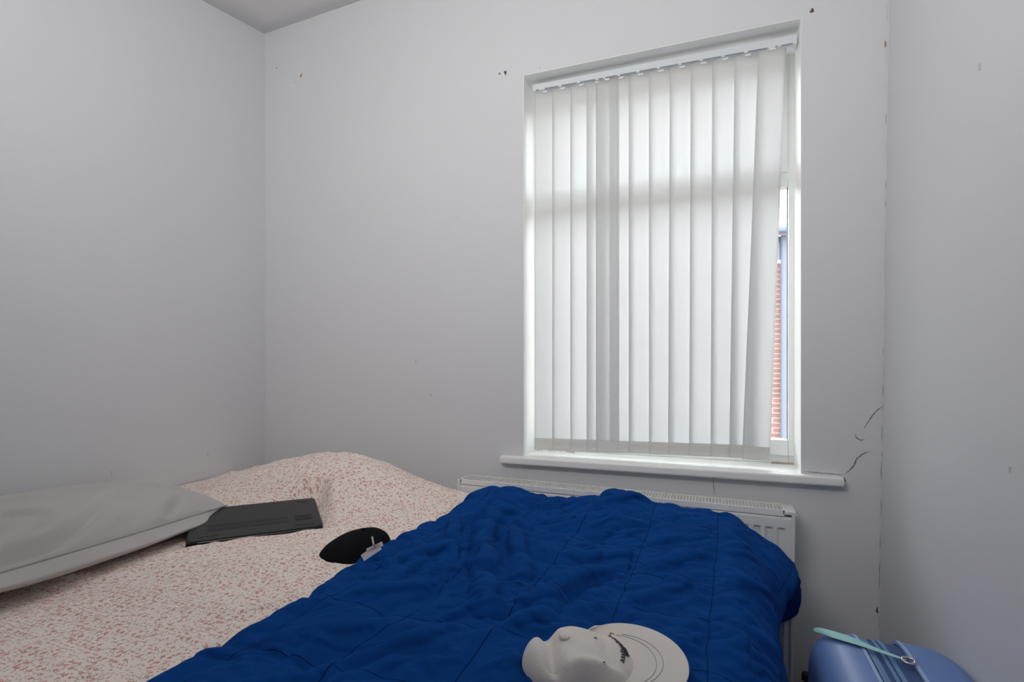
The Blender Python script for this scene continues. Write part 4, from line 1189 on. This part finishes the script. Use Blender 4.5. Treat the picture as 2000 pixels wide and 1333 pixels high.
# mint strap over the top
bm = bmesh.new()
pts = []
ys = 1.425
prof = [(sx0 + 0.012, sz1 - 0.022), (sx0 + 0.024, sz1 - 0.008), (sx0 + 0.040, sz1 - 0.001), (xm0 - 0.01, sz1 + 0.004), (xm0 + 0.02, sz1 + 0.004), (xm1 - 0.010, sz1 + 0.004)]
rows = []
for k, (x, z) in enumerate(prof):
    w = (0.012, 0.016, 0.022, 0.020, 0.008, 0.006)[k]; yy = ys - 0.027 * k
    rows.append([(x, yy - w, z), (x, yy + w, z), (x, yy + w, z + 0.003), (x, yy - w, z + 0.003)])
vv = [[bm.verts.new(p) for p in r_] for r_ in rows]
for A, B in zip(vv[:-1], vv[1:]):
    for k in range(4): bm.faces.new((A[k], A[(k + 1) % 4], B[(k + 1) % 4], B[k]))
bm.faces.new(vv[0]); bm.faces.new(vv[-1])
st = from_bm('luggage_strap', bm, M['mint'], smooth=False); sb = st.modifiers.new('sub', 'SUBSURF'); sb.levels = 2; sb.render_levels = 2
tag(st, 'pale mint green strap lying across the top of the blue suitcase', 'strap')
bm = bmesh.new(); c = Vector((xm1 - 0.012, 1.29, sz1 + 0.006))
tube(bm, [c + Vector((0.011 * math.cos(t), 0.009 * math.sin(t), 0.002 * math.sin(t))) for t in [k * 2 * math.pi / 20 for k in range(21)]], 0.0028, 8)
under(from_bm('zip_puller', bm, M['silver'], smooth=True), case)
for y in (sy0 + 0.1, sy1 - 0.1):
    for x in (xm0 - 0.02, xm1 + 0.03):
        bm = bmesh.new(); box(bm, x - 0.015, x + 0.015, y - 0.03, y + 0.03, 0.0, 0.045, 0.004); under(from_bm('foot', bm, M['blackplastic']), case)

# ------------------------------------------------------------------ outside: the house across the yard
HY = 9.0
house = tag(empty('brick_house', (1.0, HY, -3.0)), 'red brick house with a pale tiled roof seen through the gap beside the blind', 'house')
ez = at_y(1529, 450, HY).z
bm = bmesh.new(); box(bm, -9, 9, HY, HY + 6, -3.0, ez); under(from_bm('wall', bm, M['brick']), house)
bm = bmesh.new()
rp = [(-9.2, HY - 0.3, ez - 0.02), (9.2, HY - 0.3, ez - 0.02), (9.2, HY + 3.0, ez + 1.28), (-9.2, HY + 3.0, ez + 1.28)]
rb = [(x, y, z - 0.12) for x, y, z in rp]
q1 = [bm.verts.new(p) for p in rp]; q2 = [bm.verts.new(p) for p in rb]
bm.faces.new(q1); bm.faces.new(q2[::-1])
for k in range(4): bm.faces.new((q1[k], q2[k], q2[(k + 1) % 4], q1[(k + 1) % 4]))
rf = under(from_bm('roof', bm, M['tiles']), house)
bm = bmesh.new(); tube(bm, [(-9.2, HY - 0.36, ez - 0.06), (9.2, HY - 0.36, ez - 0.06)], 0.06, 10); under(from_bm('gutter', bm, M['pipe']), house)
wx = at_y(1526, 600, HY).x
bm = bmesh.new(); tube(bm, [(wx + 0.035, HY - 0.08, -3.0), (wx + 0.035, HY - 0.08, ez - 0.1)], 0.055, 12); under(from_bm('drainpipe', bm, M['pipe']), house)
for (xa, xb, za, zb) in ((0.30, 1.6, at_y(1528, 515, HY).z, at_y(1528, 456, HY).z), (-3.4, -2.2, ez - 1.5, ez - 0.2), (3.4, 4.6, ez - 1.5, ez - 0.2)):
    bm = bmesh.new(); box(bm, xa, xb, HY - 0.02, HY + 0.02, za, zb); wf = under(from_bm('window', bm, M['housewin']), house)
    bm = bmesh.new(); frame_ring(bm, xa, xb, za, zb, HY - 0.04, HY + 0.0, 0.05); fr_ = from_bm('frame', bm, M['upvc']); under(fr_, house)
bm = bmesh.new(); box(bm, -14, 14, YO, 20, -3.1, -3.0); tag(from_bm('ground', bm, M['ground']), kind='structure')
